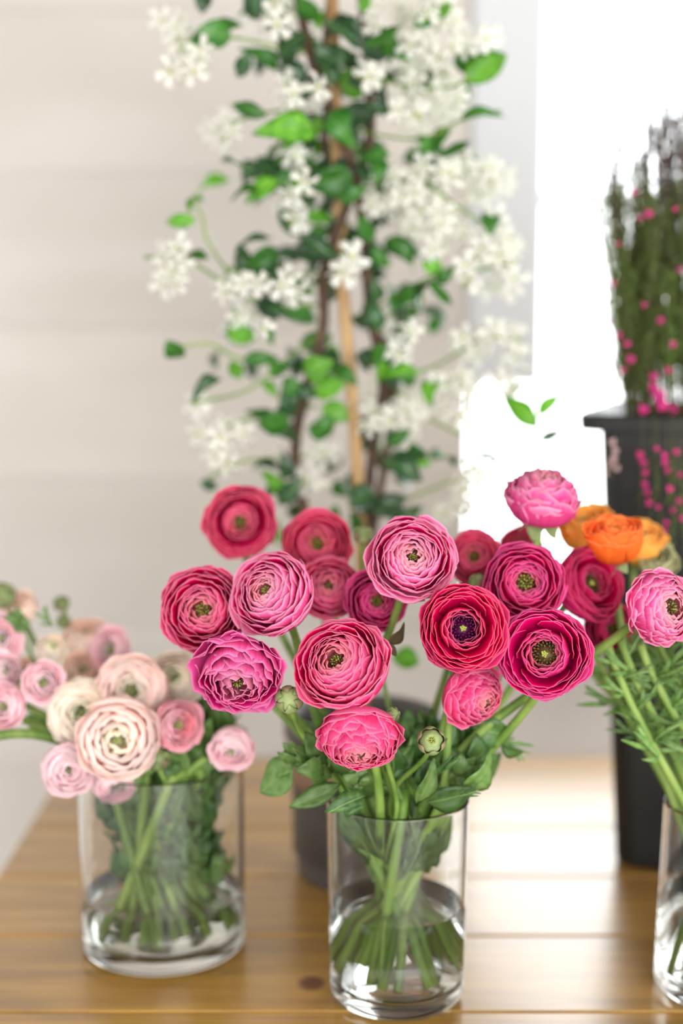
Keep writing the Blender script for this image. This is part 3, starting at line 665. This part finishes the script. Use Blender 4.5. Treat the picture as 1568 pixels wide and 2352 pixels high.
# an arching thick stem running out of the left edge
ap = [P(-40, 1700, .93), P(40, 1672, .935), P(115, 1682, .945), P(200, 1730, .96), P(300, 1790, .975)] 
o0 = ap[-1]; tt = thing('bent_stem', o0, 'thick green stem arching out to the left edge of the picture', 'stem')
link('stem', tube_mesh('stem', [p - o0 for p in bez(ap[0], ap[1], ap[2], ap[3], 12) + [ap[4]]], .0034, M_stem), tt)
own2 = [p1, p2, p3, p4, p5, p8, p9, p11, p12]
for i in range(70):
    bx = rgm.uniform(240, 520); by = rgm.uniform(1690, 1850); a = rgm.uniform(-.8, .8); ln = rgm.uniform(60, 120)
    fol(own2[i % 9], bx, by, bx + math.sin(a) * ln, by - math.cos(a) * ln, rgm.uniform(.955, 1.02), rgm.uniform(50, 90), rgm.randrange(6), rgm.choice([M_fol_dark, M_fol_dark, M_fol, M_fol_fresh]), rgm.uniform(-.7, .7), rgm.uniform(-.02, .02))
for i in range(66):
    bx = rgm.uniform(262, 492); by = rgm.uniform(1850, 2040); a = rgm.uniform(-.5, .5); ln = rgm.uniform(60, 110)
    fol(own2[i % 9], bx, by, bx + math.sin(a) * ln * .5, by - math.cos(a) * ln, rgm.uniform(.95, 1.0), rgm.uniform(40, 80), rgm.randrange(6), rgm.choice([M_fol_dark, M_fol_dark, M_fol]), rgm.uniform(-.7, .7))
for bx, by, tx, ty in [(470, 1720, 560, 1660), (500, 1700, 490, 1600), (455, 1680, 500, 1610), (480, 1660, 470, 1590), (110, 1690, 60, 1640), (430, 1700, 520, 1690), (60, 1450, 20, 1400), (120, 1440, 90, 1400)]:
    fol(p9, bx, by, tx, ty, .99, 50, rgm.randrange(6), M_fol_fresh, .3)

def filler(v, tips, label, group, seed, mat, leaves=5):
    rf = random.Random(seed); n = len(tips)
    for i, (tx, ty, D) in enumerate(tips):
        a = i * 2.4; r = .9 * math.sqrt((i + .5) / n); tip = P(tx, ty, D); path = stem_path(tip, Vector((0, 0, 1)), v, seed + i, .35, (r * math.cos(a), r * math.sin(a)), (-.9 * r * math.cos(a + .7), .9 * r * math.sin(a + .7))); o0 = path[-1]
        th = thing('leafy_stem', o0, label, 'stem', group)
        link('stem', tube_mesh('stem', [p - o0 for p in path], .0034, mat), th)
        for j in range(leaves):
            q = path[4 + j * 2]; rad = (Vector((q.x - v.c.x, q.y - v.c.y, 0))); d = Vector((rf.uniform(-.5, .5), rf.uniform(-.5, .5), 1)) - rad * 8; L = rf.uniform(.022, .04)
            put_leaf(th, lobed_mesh_get(rf.randrange(6)), q, q + d.normalized() * L, L * .7, rf.choice([M_fol, M_fol_dark, M_fol_fresh]), rf.uniform(-.7, .7))
filler(V_left, [(250 + 20 * i, 1720 - (i * 37) % 50, .96 + (i * 7 % 5) * .012) for i in range(15)] + [(262 + 32 * i, 1735, .97 + (i % 3) * .015) for i in range(9)], 'leafy green stem packed among others inside the wide left vase', 'leafy stems in the left vase', 600, M_stem_pale)
filler(V_mid, [(840 + 34 * i, 1720 - (i * 37) % 60, .90 + (i * 7 % 5) * .012) for i in range(7)], 'leafy green stem packed among others inside the centre vase', 'leafy stems in the centre vase', 650, M_stem, 4)

# ------------------------------------------------------------------ orange bouquet on the right
G3 = 'orange ranunculus in the right vase'
def right(*a, **k):
    k.setdefault('hi', False); k.setdefault('sm', M_stem_pale); return flower(*a, v=V_right, group=G3, **k)
r1 = right(1410, 1247, 0.93, 138, (0.0, 0.90), 'tulip', 'orange', 20, 'orange ranunculus seen from the side in front of the black bucket', sepals=True, neck=(-.8, .1), bottom=(.2, 0), reach=.3)
r2 = right(1345, 1222, 1.0, 130, (-0.1, 0.8), 'tulip', 'amber', 18, 'yellow-orange ranunculus behind the orange one, to its left', neck=(-.6, .3), reach=.3)
r3 = right(1468, 1252, 1.0, 120, (0.25, 0.8), 'tulip', 'amber', 18, 'amber ranunculus behind the orange one, to its right', neck=(-.4, .3), reach=.3)
r4 = right(1400, 1440, 0.95, 122, (0.3, -0.2), 'bowl', 'crim', 28, 'crimson ranunculus half hidden behind the open magenta one', neck=(-.8, 0), reach=.3)
r5 = right(1196, 1256, 1.08, 110, (0.0, 0.4), 'bowl', 'coral', 24, 'blurred red-pink ranunculus far behind the highest pink one', neck=(-.6, .6), reach=.3)
r6 = right(1510, 1296, 0.99, 92, (0.1, 0.5), 'tulip', 'cream', 14, 'faded greenish cream bloom above the frilly pink one', neck=(-.5, 0), reach=.3)
r6n = [c for c in r6.children if c.name.startswith('petal')]
M_faded = noise_mat('petal_faded_green', srgb(176, 182, 132), srgb(204, 200, 156), 60, .6, .3)
for c in r6n: c.material_slots[0].link = 'OBJECT'; c.material_slots[0].material = M_faded
rgr = random.Random(77)
stems = [((1365, 1490), (-.85, -.2)), ((1395, 1480), (-.7, -.4)), ((1425, 1470), (-.6, .1)), ((1470, 1480), (-.4, -.5)), ((1510, 1470), (-.2, -.3)), ((1560, 1440), (-.1, .3)), ((1540, 1500), (-.3, .3))]
for i, ((sx, sy), nk) in enumerate(stems):
    tip = P(sx, sy, rgr.uniform(.9, .96)); path = stem_path(tip, Vector((-.5, 0, .8)), V_right, 300 + i, .35, nk, (-.88, -.3) if i == 4 else (rgr.uniform(-.4, .8), rgr.uniform(-.5, .5))); o0 = path[-1]
    th = thing('leafy_stem', o0, ['leftmost', 'second', 'third', 'fourth', 'fifth', 'seventh', 'sixth'][i] + (' of the leafy green stems leaning out of the right-edge vase' if i == 0 else ' from the left of the leafy green stems leaning out of the right-edge vase'), 'stem', 'leafy stems in the right vase')
    link('stem', tube_mesh('stem', [p - o0 for p in path], .0026, M_stem_pale), th)
    for j in range(6):
        q = path[1 + j + (i % 2)]; side = -1 if j % 2 else 1
        L = rgr.uniform(.018, .034); d = Vector((side * .8 - .25, rgr.uniform(-.4, .4), rgr.uniform(.1, .9))).normalized()
        put_leaf(th, lobed_mesh_get(2 + 3 * (j % 2)), q, q + d * L, L * .7, rgr.choice([M_fol_fresh, M_fol_fresh, M_fol]), rgr.uniform(-.6, .6))

# ------------------------------------------------------------------ grey pot with the star jasmine
pc = on_table(833, 1996); ps = mpp(pc)
M_pot = noise_mat('grey_plastic_pot', srgb(112, 110, 108), srgb(102, 100, 99), 20, .45); M_soil = noise_mat('potting_soil', srgb(74, 54, 40), srgb(112, 88, 70), 120, .9, bump=.6)
M_band = noise_mat('kraft_band', srgb(158, 128, 108), srgb(146, 116, 96), 30, .8)
hp = P(833, 1640, pc.y).z; rb, rt = 150 * ps, 172 * ps
pot = thing('plant_pot', pc, 'dark grey round plant pot of the jasmine behind the centre vase', 'pot')
prof = [(0, .0), (rb - .002, .0), (rb, .002), (rt, hp - .016), (rt + .003, hp - .015), (rt + .003, hp - .001), (rt + .002, hp), (rt - .002, hp), (rt - .004, hp - .012), (rb + .004, .02), (0, .02)]
link('pot_body', lathe('pot_body', prof, M_pot, 64), pot)
bz0, bz1 = hp * .60, hp * .87; rad = lambda z: rb + (rt - rb) * z / (hp - .016)
link('paper_band', lathe('paper_band', [(rad(bz0) + .0002, bz0), (rad(bz0) + .001, bz0), (rad(bz1) + .001, bz1), (rad(bz1) + .0002, bz1), (rad(bz0) + .0002, bz0)], M_band, 64), pot)['label'] = 'brown band around the pot'
link('soil', lathe('soil', [(0, hp - .018), (rt * .5, hp - .014), (rt - .006, hp - .02), (rt - .012, hp - .04), (0, hp - .04)], M_soil, 48), pot)

M_cane = noise_mat('bamboo_cane', srgb(196, 160, 112), srgb(176, 138, 92), 30, .5, 0, .3, (1, 1, .3)); M_vine = noise_mat('jasmine_vine', srgb(74, 54, 42), srgb(98, 74, 54), 90, .7)
cb = Vector((pc.x, pc.y, hp - .03)); ct = P(762, -40, 1.17)
c1 = P(786, 660, 1.145); c2 = P(826, 1150, 1.14)
cane_pts = [cb, c2, P(808, 900, 1.143), c1, P(772, 300, 1.155), ct]
cn = link('bamboo_cane', tube_mesh('bamboo_cane', [p - cb for p in cane_pts], [.0052] * 6, M_cane, 12)); cn.location = cb; tag(cn, 'tan bamboo cane standing in the grey pot among the jasmine', 'cane')

JD = 1.15
jb = Vector((pc.x - .01, pc.y - .005, hp - .02)); jas = thing('star_jasmine', jb, 'climbing star jasmine with white starry blossoms in the grey pot', 'plant')
def vine(pts, r, nm='vine'):
    ps_ = [P(*p) for p in pts]
    out = []
    for i in range(len(ps_) - 1):
        a = ps_[max(i - 1, 0)]; b = ps_[i]; c = ps_[i + 1]; d = ps_[min(i + 2, len(ps_) - 1)]
        for k in range(6):
            t = k / 6; out.append(0.5 * ((2 * b) + (c - a) * t + (2 * a - 5 * b + 4 * c - d) * t * t + (3 * b - a - 3 * c + d) * t ** 3))
    out.append(ps_[-1])
    link(nm, tube_mesh(nm, [p - jb for p in out], r, M_vine if nm == 'vine' else M_stem, 7), jas)
vine([(815, 1620, 1.13), (850, 1300, 1.14), (850, 1080, 1.15), (880, 880, 1.16), (850, 720, 1.15), (830, 500, 1.15), (800, 350, 1.14), (720, 150, 1.15), (680, -30, 1.16)], .0042)
vine([(800, 1620, 1.12), (700, 1180, 1.13), (680, 1000, 1.14), (740, 760, 1.14), (745, 620, 1.14), (810, 430, 1.15), (850, 300, 1.16), (830, -30, 1.17)], .0044)
vine([(790, 1620, 1.15), (860, 1200, 1.165), (900, 900, 1.17), (840, 640, 1.17), (770, 480, 1.17), (740, 240, 1.17), (760, -30, 1.17)], .0036)
tw = lambda *p: vine(list(p), .0012, 'twig')
tw((740, 760, 1.14), (640, 840, 1.12), (560, 900, 1.12), (440, 925, 1.12)); tw((730, 700, 1.14), (600, 700, 1.12), (500, 640, 1.11), (430, 600, 1.1), (330, 590, 1.1))
tw((745, 620, 1.14), (560, 640, 1.13), (480, 560, 1.12), (465, 500, 1.12), (440, 450, 1.12)); tw((800, 420, 1.15), (960, 420, 1.14), (1060, 480, 1.13), (1120, 520, 1.13))
tw((820, 300, 1.15), (960, 320, 1.14), (1060, 275, 1.13), (1150, 255, 1.13)); tw((760, 160, 1.15), (960, 200, 1.14), (1060, 190, 1.13), (1110, 120, 1.13))
tw((700, 120, 1.15), (560, 90, 1.13), (460, 80, 1.13), (410, 120, 1.13)); tw((720, 250, 1.15), (600, 260, 1.13), (520, 290, 1.13))
tw((850, 720, 1.15), (980, 640, 1.13), (1100, 620, 1.13), (1190, 600, 1.12)); tw((880, 880, 1.16), (1000, 840, 1.15), (1100, 780, 1.14))
tw((850, 1000, 1.15), (960, 960, 1.14), (1060, 1000, 1.13)); tw((700, 1050, 1.14), (560, 1060, 1.13), (460, 1110, 1.12)); tw((850, 1180, 1.15), (1000, 1120, 1.14), (1140, 1060, 1.14), (1222, 1010, 1.14), (1234, 950, 1.14))
tw((690, 1000, 1.14), (600, 960, 1.13), (520, 980, 1.13)); tw((640, 840, 1.12), (540, 820, 1.12), (480, 790, 1.12), (400, 800, 1.11))
# leaves: base, tip, width px, tone, depth
JL = [(1068, 188, 1166, 124, 66, 'b', 1.13), (1066, 100, 1072, 190, 50, 'm', 1.14), (1060, 186, 1066, 238, 26, 'm', 1.14), (1058, 276, 1152, 256, 26, 'm', 1.13), (1122, 545, 1126, 474, 40, 'm', 1.12), (975, 315, 985, 372, 46, 'm', 1.13), (890, 548, 948, 610, 36, 'm', 1.12), (856, 566, 890, 616, 32, 'm', 1.12),
 (722, 300, 588, 300, 64, 'b', 1.09), (722, 306, 650, 340, 40, 'b', 1.1), (612, 268, 532, 240, 30, 'm', 1.1), (575, 120, 545, 186, 34, 'd', 1.12), (716, 322, 722, 262, 30, 'b', 1.1), (752, 262, 812, 330, 52, 'm', 1.11), (770, 250, 800, 300, 40, 'm', 1.12), (642, 418, 556, 466, 56, 'b', 1.1), (600, 440, 530, 455, 30, 'm', 1.11), (640, 480, 700, 545, 46, 'd', 1.12), (778, 462, 846, 434, 34, 'm', 1.12), (862, 424, 894, 350, 36, 'm', 1.12),
 (746, 50, 836, 116, 44, 'd', 1.11), (760, 60, 842, 80, 40, 'd', 1.13), (838, 104, 926, 62, 48, 'm', 1.1), (622, 40, 628, -20, 44, 'b', 1.11), (580, 44, 600, -20, 50, 'd', 1.12), (470, -20, 462, 28, 40, 'd', 1.12), (560, -10, 600, 40, 46, 'd', 1.13), (830, 30, 845, -20, 30, 'b', 1.11), (450, 506, 376, 506, 22, 'b', 1.1), (436, 490, 441, 440, 22, 'b', 1.1), (480, 596, 418, 578, 24, 'm', 1.1), (648, 600, 646, 676, 34, 'd', 1.11), (640, 735, 584, 672, 40, 'd', 1.12), (590, 715, 668, 725, 34, 'd', 1.12),
 (692, 540, 776, 592, 30, 'd', 1.1), (626, 546, 540, 572, 18, 'd', 1.12), (384, 780, 420, 832, 44, 'm', 1.1), (552, 870, 530, 826, 34, 'b', 1.11), (560, 825, 640, 822, 30, 'm', 1.11), (512, 872, 442, 924, 24, 'd', 1.11), (684, 948, 605, 962, 30, 'd', 1.12), (1000, 868, 994, 934, 42, 'b', 1.12), (985, 640, 1032, 714, 30, 'm', 1.12), (970, 600, 1022, 625, 34, 'b', 1.12), (1000, 650, 1040, 610, 26, 'm', 1.12), (950, 1060, 990, 1066, 26, 'b', 1.12), (880, 1060, 970, 1105, 50, 'd', 1.11), (900, 1040, 985, 1060, 36, 'd', 1.11), (460, 1105, 505, 1118, 22, 'd', 1.12), (580, 1080, 650, 1072, 22, 'd', 1.12),
 (1230, 985, 1156, 904, 52, 'b', 1.13), (1236, 955, 1280, 900, 30, 'b', 1.13), (1236, 1012, 1290, 990, 22, 'd', 1.14), (1080, 1050, 1160, 1060, 20, 'd', 1.14), (700, 860, 760, 830, 60, 'b', 1.1), (720, 900, 790, 880, 60, 'b', 1.11), (690, 880, 640, 900, 46, 'm', 1.11), (740, 930, 800, 965, 50, 'b', 1.11), (730, 960, 770, 990, 40, 'm', 1.1), (760, 850, 820, 880, 40, 'm', 1.12), (860, 700, 850, 640, 40, 'd', 1.12), (870, 760, 845, 690, 44, 'd', 1.13), (860, 800, 900, 860, 44, 'd', 1.13), (880, 870, 930, 890, 40, 'd', 1.13), (770, 200, 740, 140, 40, 'd', 1.13), (640, 130, 700, 70, 60, 'd', 1.14), (700, 190, 640, 150, 60, 'd', 1.14), (720, 110, 790, 150, 50, 'd', 1.14), (560, 60, 470, 95, 30, 'm', 1.13), (480, 75, 432, 110, 24, 'm', 1.13),
 (900, 130, 880, 60, 44, 'm', 1.12), (950, 60, 1010, 30, 36, 'm', 1.12), (1000, 40, 1040, 10, 28, 'b', 1.12), (800, 190, 860, 180, 44, 'd', 1.13), (840, 240, 905, 265, 30, 'd', 1.13), (640, 1160, 690, 1090, 40, 'd', 1.12), (860, 1130, 800, 1160, 60, 'd', 1.12), (860, 1180, 930, 1140, 56, 'd', 1.12), (900, 1200, 970, 1170, 40, 'd', 1.13), (880, 990, 830, 960, 46, 'd', 1.13), (890, 1020, 940, 990, 40, 'm', 1.13), (630, 960, 680, 1010, 40, 'd', 1.13), (650, 420, 590, 360, 60, 'd', 1.15), (600, 380, 550, 420, 50, 'd', 1.16), (760, 400, 820, 380, 46, 'd', 1.15), (830, 560, 780, 530, 40, 'd', 1.14), (720, 480, 680, 440, 44, 'd', 1.15), (900, 700, 960, 660, 40, 'm', 1.14), (760, 660, 700, 640, 36, 'm', 1.14), (900, 1510, 965, 1518, 52, 'b', 1.07)]
TON = {'b': M_jl_bright, 'm': M_jl_mid, 'd': M_jl_dark}; rj = random.Random(5)
for i, (bx, by, tx, ty, wd, tn, D) in enumerate(JL):
    B = P(bx, by, D); T = P(tx, ty, D + rj.uniform(-.015, .015)); put_leaf(jas, leaf_mesh_get(i % 5), B, T, wd * 1.0 * mpp(B), TON[tn], rj.uniform(-.35, .35))
core = [(690, 60), (640, 120), (720, 180), (800, 250), (700, 330), (620, 400), (760, 420), (850, 420), (700, 560), (800, 560), (860, 640), (660, 680), (860, 780), (720, 780), (900, 840), (640, 880), (700, 980), (860, 1000), (900, 1090), (690, 1140), (830, 1120), (760, 1180), (900, 560), (940, 700), (600, 600), (560, 780), (880, 180), (930, 120), (960, 330), (800, 100)]
for i in range(190):
    cx, cy = rj.choice(core); cx += rj.gauss(0, 38); cy += rj.gauss(0, 38); a = rj.uniform(0, 6.28); ln = rj.uniform(55, 100); D = rj.uniform(1.11, 1.24)
    B = P(cx, cy, D); T = P(cx + math.cos(a) * ln, cy + math.sin(a) * ln * .8, D + rj.uniform(-.02, .02)); put_leaf(jas, leaf_mesh_get(i % 5), B, T, rj.uniform(26, 44) * mpp(B), TON[rj.choice('dddmmb')], rj.uniform(-.9, .9))

M_jw = noise_mat('jasmine_petal_white', srgb(246, 246, 240), srgb(240, 240, 232), 30, .5, .5, .25, (1, 1, 1), .03); M_jg = simple('jasmine_throat', srgb(196, 208, 128), .5, .2)
def blossom_mesh(seed):
    rg = np.random.default_rng(seed); V = []; F = []; fm = []; off = 0
    for k in range(5):
        az = k * 1.2566 + rg.normal() * .08; lift = rg.uniform(-.1, .2); L = rg.uniform(.9, 1.08)
        def fn(s, v):
            w_ = .09 + .24 * v ** 1.3 * np.where(v > .85, 1 - (v - .85) * 3.2, 1); x = .12 + v * L * .88; y = s * w_ + .14 * v * v; z = lift * v + .28 * v - .40 * v * v + .12 * s * v
            return np.stack([x * math.cos(az) - y * math.sin(az), x * math.sin(az) + y * math.cos(az), z], 2)
        v_, f_, _, _ = patch(3, 6, fn, .03); V.append(v_); F += [tuple(i + off for i in f) for f in f_]; fm += [0] * len(f_); off += len(v_)
    ring = [(.15, .02), (.12, -.25), (.16, -.5), (.10, -.8), (.03, -.95)]
    n = 7
    for r, z_ in ring: V.append(np.array([(r * math.cos(2 * math.pi * j / n), r * math.sin(2 * math.pi * j / n), z_) for j in range(n)]))
    for i in range(len(ring) - 1):
        for j in range(n): F.append((off + i * n + j, off + i * n + (j + 1) % n, off + (i + 1) * n + (j + 1) % n, off + (i + 1) * n + j)); fm.append(1)
    F.append(tuple(off + j for j in range(n))); fm.append(1)
    return mesh('blossom', np.concatenate(V).tolist(), F, True, [M_jw, M_jg], fm)
BL = [blossom_mesh(i) for i in range(5)]
def blossom(px, py, D, dpx, fac, me):
    p = P(px, py, D); n = facing(px, py, *fac); m4 = Matrix.Translation(p - jb) @ rot_to(n, rj.uniform(0, 6.28)) @ Matrix.Scale(dpx / 2 * mpp(p), 4); link('blossom', me, jas, m4)
CL = [(690, 215, 46, 6, 62), (692, 385, 36, 5, 62), (700, 462, 46, 7, 66), (850, 165, 26, 3, 66), (636, 40, 40, 5, 62), (425, 130, 48, 7, 62), (400, 15, 60, 3, 56), (900, 40, 60, 8, 60), (990, 150, 70, 16, 62), (960, 240, 60, 12, 60), (1000, 60, 60, 9, 60), (1090, 80, 40, 6, 58), (520, 300, 36, 5, 52), (900, 470, 70, 14, 60), (1020, 430, 80, 18, 62), (1110, 400, 50, 9, 60), (1010, 250, 50, 8, 60), (1130, 610, 70, 11, 62), (395, 620, 60, 12, 62), (800, 610, 30, 4, 64), (980, 530, 60, 9, 60), (540, 640, 60, 6, 60), (735, 1040, 14, 2, 70), (712, 1105, 16, 3, 70), (890, 950, 66, 11, 60), (1110, 830, 90, 16, 62), (520, 1040, 60, 6, 56), (470, 970, 50, 5, 54), (660, 640, 40, 5, 62), (560, 740, 50, 5, 60), (900, 770, 50, 6, 60), (1120, 540, 60, 8, 60), (1020, 920, 60, 8, 58), (1090, 1120, 60, 7, 56), (1030, 1180, 50, 5, 56), (960, 60, 50, 5, 60)]
nb = 0
for cx, cy, sp, cnt, dp in CL:
    for i in range(cnt):
        a = rj.uniform(0, 6.28); r = sp * math.sqrt(rj.random()); blossom(cx + r * math.cos(a), cy + r * math.sin(a), rj.uniform(1.06, 1.18) if cx < 860 else rj.uniform(1.10, 1.22), dp * rj.uniform(.95, 1.3), (rj.uniform(-.6, .6), rj.uniform(-.4, .6)), BL[rj.randrange(5)]); nb += 1

# ------------------------------------------------------------------ black bucket with heather
M_black = noise_mat('black_plastic', srgb(30, 31, 31), srgb(24, 25, 25), 30, .42, 0, .4)
A0 = on_table(1407, 1990); th_ = math.radians(-18); ux = Vector((math.cos(th_), math.sin(th_), 0)); uy = Vector((-math.sin(th_), math.cos(th_), 0))
W0 = .165; zt = P(1360, 948, A0.y).z; lip0 = P(1380, 990, A0.y).z
flare = (A0.x - P(1381, 1000, A0.y).x) ; lipx = (P(1381, 1000, A0.y).x - P(1340, 960, A0.y).x)
bc = A0 + ux * W0 / 2 + uy * W0 / 2
def sq(half, z, r=.018, n=5):
    out = []
    for sx, sy, a0 in ((1, 1, 0), (-1, 1, 90), (-1, -1, 180), (1, -1, 270)):
        for k in range(n):
            a = math.radians(a0 + 90 * k / (n - 1)); x = sx * (half - r) + r * math.cos(a); y = sy * (half - r) + r * math.sin(a); p = ux * x + uy * y; out.append((p.x, p.y, z))
    return out
h0 = W0 / 2; h1 = h0 + flare; h2 = h1 + lipx
rings = [sq(h0 - .004, 0.0), sq(h0, .004), sq(h1, lip0), sq(h2, lip0 + .002), sq(h2 + .001, zt - .002), sq(h2 - .001, zt), sq(h2 - .006, zt - .001), sq(h1 - .001, lip0 + .004), sq(h1 - .004, lip0 - .01), sq(h0 - .003, .02)]
V = [p for r in rings for p in r]; n = len(rings[0]); F = [(i * n + k, i * n + (k + 1) % n, (i + 1) * n + (k + 1) % n, (i + 1) * n + k) for i in range(len(rings) - 1) for k in range(n)]
F.append(tuple(range(n - 1, -1, -1))); F.append(tuple((len(rings) - 1) * n + k for k in range(n)))
bk = link('flower_bucket', mesh('flower_bucket', V, F, False, [M_black])); bk.location = bc; tag(bk, 'tall black plastic flower bucket with a wide rim holding the heather', 'bucket')

M_hst = noise_mat('heather_stem', srgb(88, 78, 48), srgb(76, 84, 40), 60, .7); M_hnd = noise_mat('heather_needles', srgb(96, 128, 56), srgb(132, 156, 80), 20, .6, .35); M_hdry = noise_mat('heather_dry_tips', srgb(128, 106, 108), srgb(104, 96, 78), 20, .7, .3)
M_hpk = noise_mat('heather_blossom_pink', srgb(206, 36, 124), srgb(224, 74, 150), 40, .6, .3); M_hpale = noise_mat('heather_blossom_pale', srgb(232, 190, 196), srgb(222, 204, 196), 40, .6, .3)
def sprig_mesh(seed, needle_mat, n_need=150, ln=.035):
    rg = random.Random(seed); V = []; F = []; fm = []
    bend = rg.uniform(-.12, .12); b2 = rg.uniform(-.08, .08)
    axis = lambda t: Vector((bend * t * t, b2 * t * t, t))
    def tub(pts, r, mi, sides=4):
        off = len(V)
        for i, p in enumerate(pts):
            rr = r * (1 - .7 * i / (len(pts) - 1))
            for k in range(sides): a = 2 * math.pi * k / sides; V.append((p.x + rr * math.cos(a), p.y + rr * math.sin(a), p.z))
        for i in range(len(pts) - 1):
            for k in range(sides): F.append((off + i * sides + k, off + i * sides + (k + 1) % sides, off + (i + 1) * sides + (k + 1) % sides, off + (i + 1) * sides + k)); fm.append(mi)
    tub([axis(i / 6) for i in range(7)], .006, 0)
    twigs = [(axis, 0.15, 1.0)]
    for j in range(7):
        t0 = rg.uniform(.2, .8); a = rg.uniform(0, 6.28); L = rg.uniform(.14, .3); p0 = axis(t0); d = Vector((math.cos(a) * .35, math.sin(a) * .35, .94)) * L
        tub([p0, p0 + d * .5, p0 + d], .0035, 0, 3); twigs.append((lambda t, p0=p0, d=d: p0 + d * t, 0.1, 1.0))
    for i in range(n_need):
        f, ta, tb_ = twigs[0] if i % 2 else twigs[1 + rg.randrange(7)]
        t = rg.uniform(ta, tb_); p = f(t); a = rg.uniform(0, 6.28); d = Vector((math.cos(a) * .7, math.sin(a) * .7, .7)); e = Vector((-math.sin(a), math.cos(a), 0)); L = ln * rg.uniform(.6, 1.2)
        off = len(V); wv = L * .13; nn = d.cross(e)
        V.extend([tuple(p - e * wv), tuple(p + e * wv), tuple(p + nn * wv * 1.4), tuple(p + d * L)])
        F.extend([(off, off + 1, off + 3), (off + 1, off + 2, off + 3), (off + 2, off, off + 3)]); fm.extend([1] * 3)
    return mesh('sprig', V, F, False, [M_hst, needle_mat], fm)
M_hnd2 = noise_mat('heather_needles_dark', srgb(84, 92, 52), srgb(100, 116, 58), 20, .6, .3)
SPG = [sprig_mesh(i, M_hnd if i % 2 else M_hnd2, 210, .036) for i in range(4)]; SPD = [sprig_mesh(10 + i, M_hdry, 340, .052) for i in range(3)]
bls = [((math.cos(k * 2.1) * .35, math.sin(k * 2.1) * .35, k * .18 - .3), (.42, .42, .62), (math.cos(k * 2.1) * .5, math.sin(k * 2.1) * .5, .8)) for k in range(4)]
BLM = blobs('blossom', bls, [M_hpk])
hb = Vector((bc.x, bc.y, lip0 - .06)); hea = thing('heather_plant', hb, 'tall feathery heather with magenta blossoms standing in the black bucket', 'plant')
rh = random.Random(9)
def sprig(B, T, me):
    d = T - B; L = d.length; m4 = Matrix.Translation(B - hb) @ rot_to(d.normalized(), rh.uniform(0, 6.28)) @ Matrix.Diagonal((L * .8, L * .8, L, 1)); return link('sprig', me, hea, m4)
def hblossom(p, r, mat):
    o = link('blossom', BLM, hea, Matrix.Translation(p - hb) @ Matrix.Rotation(rh.uniform(0, 6), 4, 'Z') @ Matrix.Scale(r, 4)); o.material_slots[0].link = 'OBJECT'; o.material_slots[0].material = mat
for i in range(104):
    D = rh.uniform(1.12, 1.26); tx = rh.uniform(1395, 1690); ty = rh.uniform(330, 760); bx = 1455 + (tx - 1430) * .9 + rh.uniform(-20, 20)
    if i < 18: tx = rh.uniform(1400, 1500); ty = rh.uniform(340, 760); bx = tx + rh.uniform(20, 60)
    sprig(P(bx, 960, rh.uniform(1.16, 1.24)), P(tx, ty, D), SPG[i % 4])
SPT = [sprig_mesh(30 + i, M_hnd if i % 2 else M_hnd2, 420, .05) for i in range(3)]
for i in range(34):
    tx = rh.uniform(1425, 1640); sprig(P(tx + rh.uniform(-6, 26), 965, rh.uniform(1.15, 1.22)), P(tx, rh.uniform(470, 800), rh.uniform(1.12, 1.24)), SPT[i % 3])
for i in range(44):
    tx = rh.uniform(1400, 1640); ty = rh.uniform(200, 430); sprig(P(tx + rh.uniform(-10, 40), ty + rh.uniform(260, 380), 1.2), P(tx, ty, rh.uniform(1.14, 1.24)), SPD[i % 3])
sprig(P(1352, 950, 1.16), P(1318, 770, 1.14), SPD[0]); sprig(P(1350, 950, 1.16), P(1345, 820, 1.15), SPD[1])
for px, py, r in [(1455, 440, 12), (1490, 490, 14), (1470, 500, 9), (1515, 735, 13), (1420, 770, 13), (1450, 825, 16), (1440, 790, 12), (1500, 865, 16), (1512, 905, 26), (1500, 890, 18), (1520, 930, 24), (1478, 940, 18), (1548, 940, 16), (1545, 790, 12), (1480, 700, 10), (1400, 740, 9), (1430, 850, 10), (1560, 620, 10), (1535, 850, 11), (1550, 480, 9), (1420, 560, 8), (1408, 650, 9)]:
    hblossom(P(px, py, rh.uniform(1.09, 1.12)), r * 1.1 * mpp(P(px, py, 1.1)) * .8, M_hpk)
# sprigs hanging over the front of the bucket
for px, y0, y1 in [(1475, 970, 1190), (1510, 975, 1260), (1545, 970, 1250), (1500, 970, 1120), (1530, 985, 1180), (1560, 970, 1280)]:
    D = A0.y - .035 - (px - 1407) * .0003; sprig(P(px, y0 - 10, D - .012), P(px + rh.uniform(-8, 8), y1, D), SPG[rh.randrange(4)])
for px, py, r in [(1470, 1045, 15), (1478, 1062, 14), (1482, 1085, 14), (1480, 1112, 14), (1486, 1130, 13), (1490, 1155, 13), (1525, 1045, 13), (1528, 1062, 13), (1533, 1080, 12), (1552, 1038, 13), (1538, 1122, 13), (1545, 1172, 12), (1525, 1220, 13), (1530, 1200, 11), (1560, 1150, 12), (1566, 1190, 12), (1512, 1165, 10), (1500, 1240, 10), (1562, 1090, 11), (1508, 1030, 10)]:
    hblossom(P(px, py, A0.y - .05 - (px - 1407) * .0003), r * mpp(P(px, py, 1.08)) * .8, M_hpk)
sprig(P(1430, 985, A0.y - .03), P(1392, 1110, A0.y - .03), SPG[1])
for px, py, r in [(1405, 1015, 14), (1412, 1035, 14), (1408, 1055, 14), (1398, 1070, 11), (1415, 1075, 12), (1392, 1088, 9)]: hblossom(P(px, py, A0.y - .04), r * mpp(P(px, py, 1.1)) * .8, M_hpale)
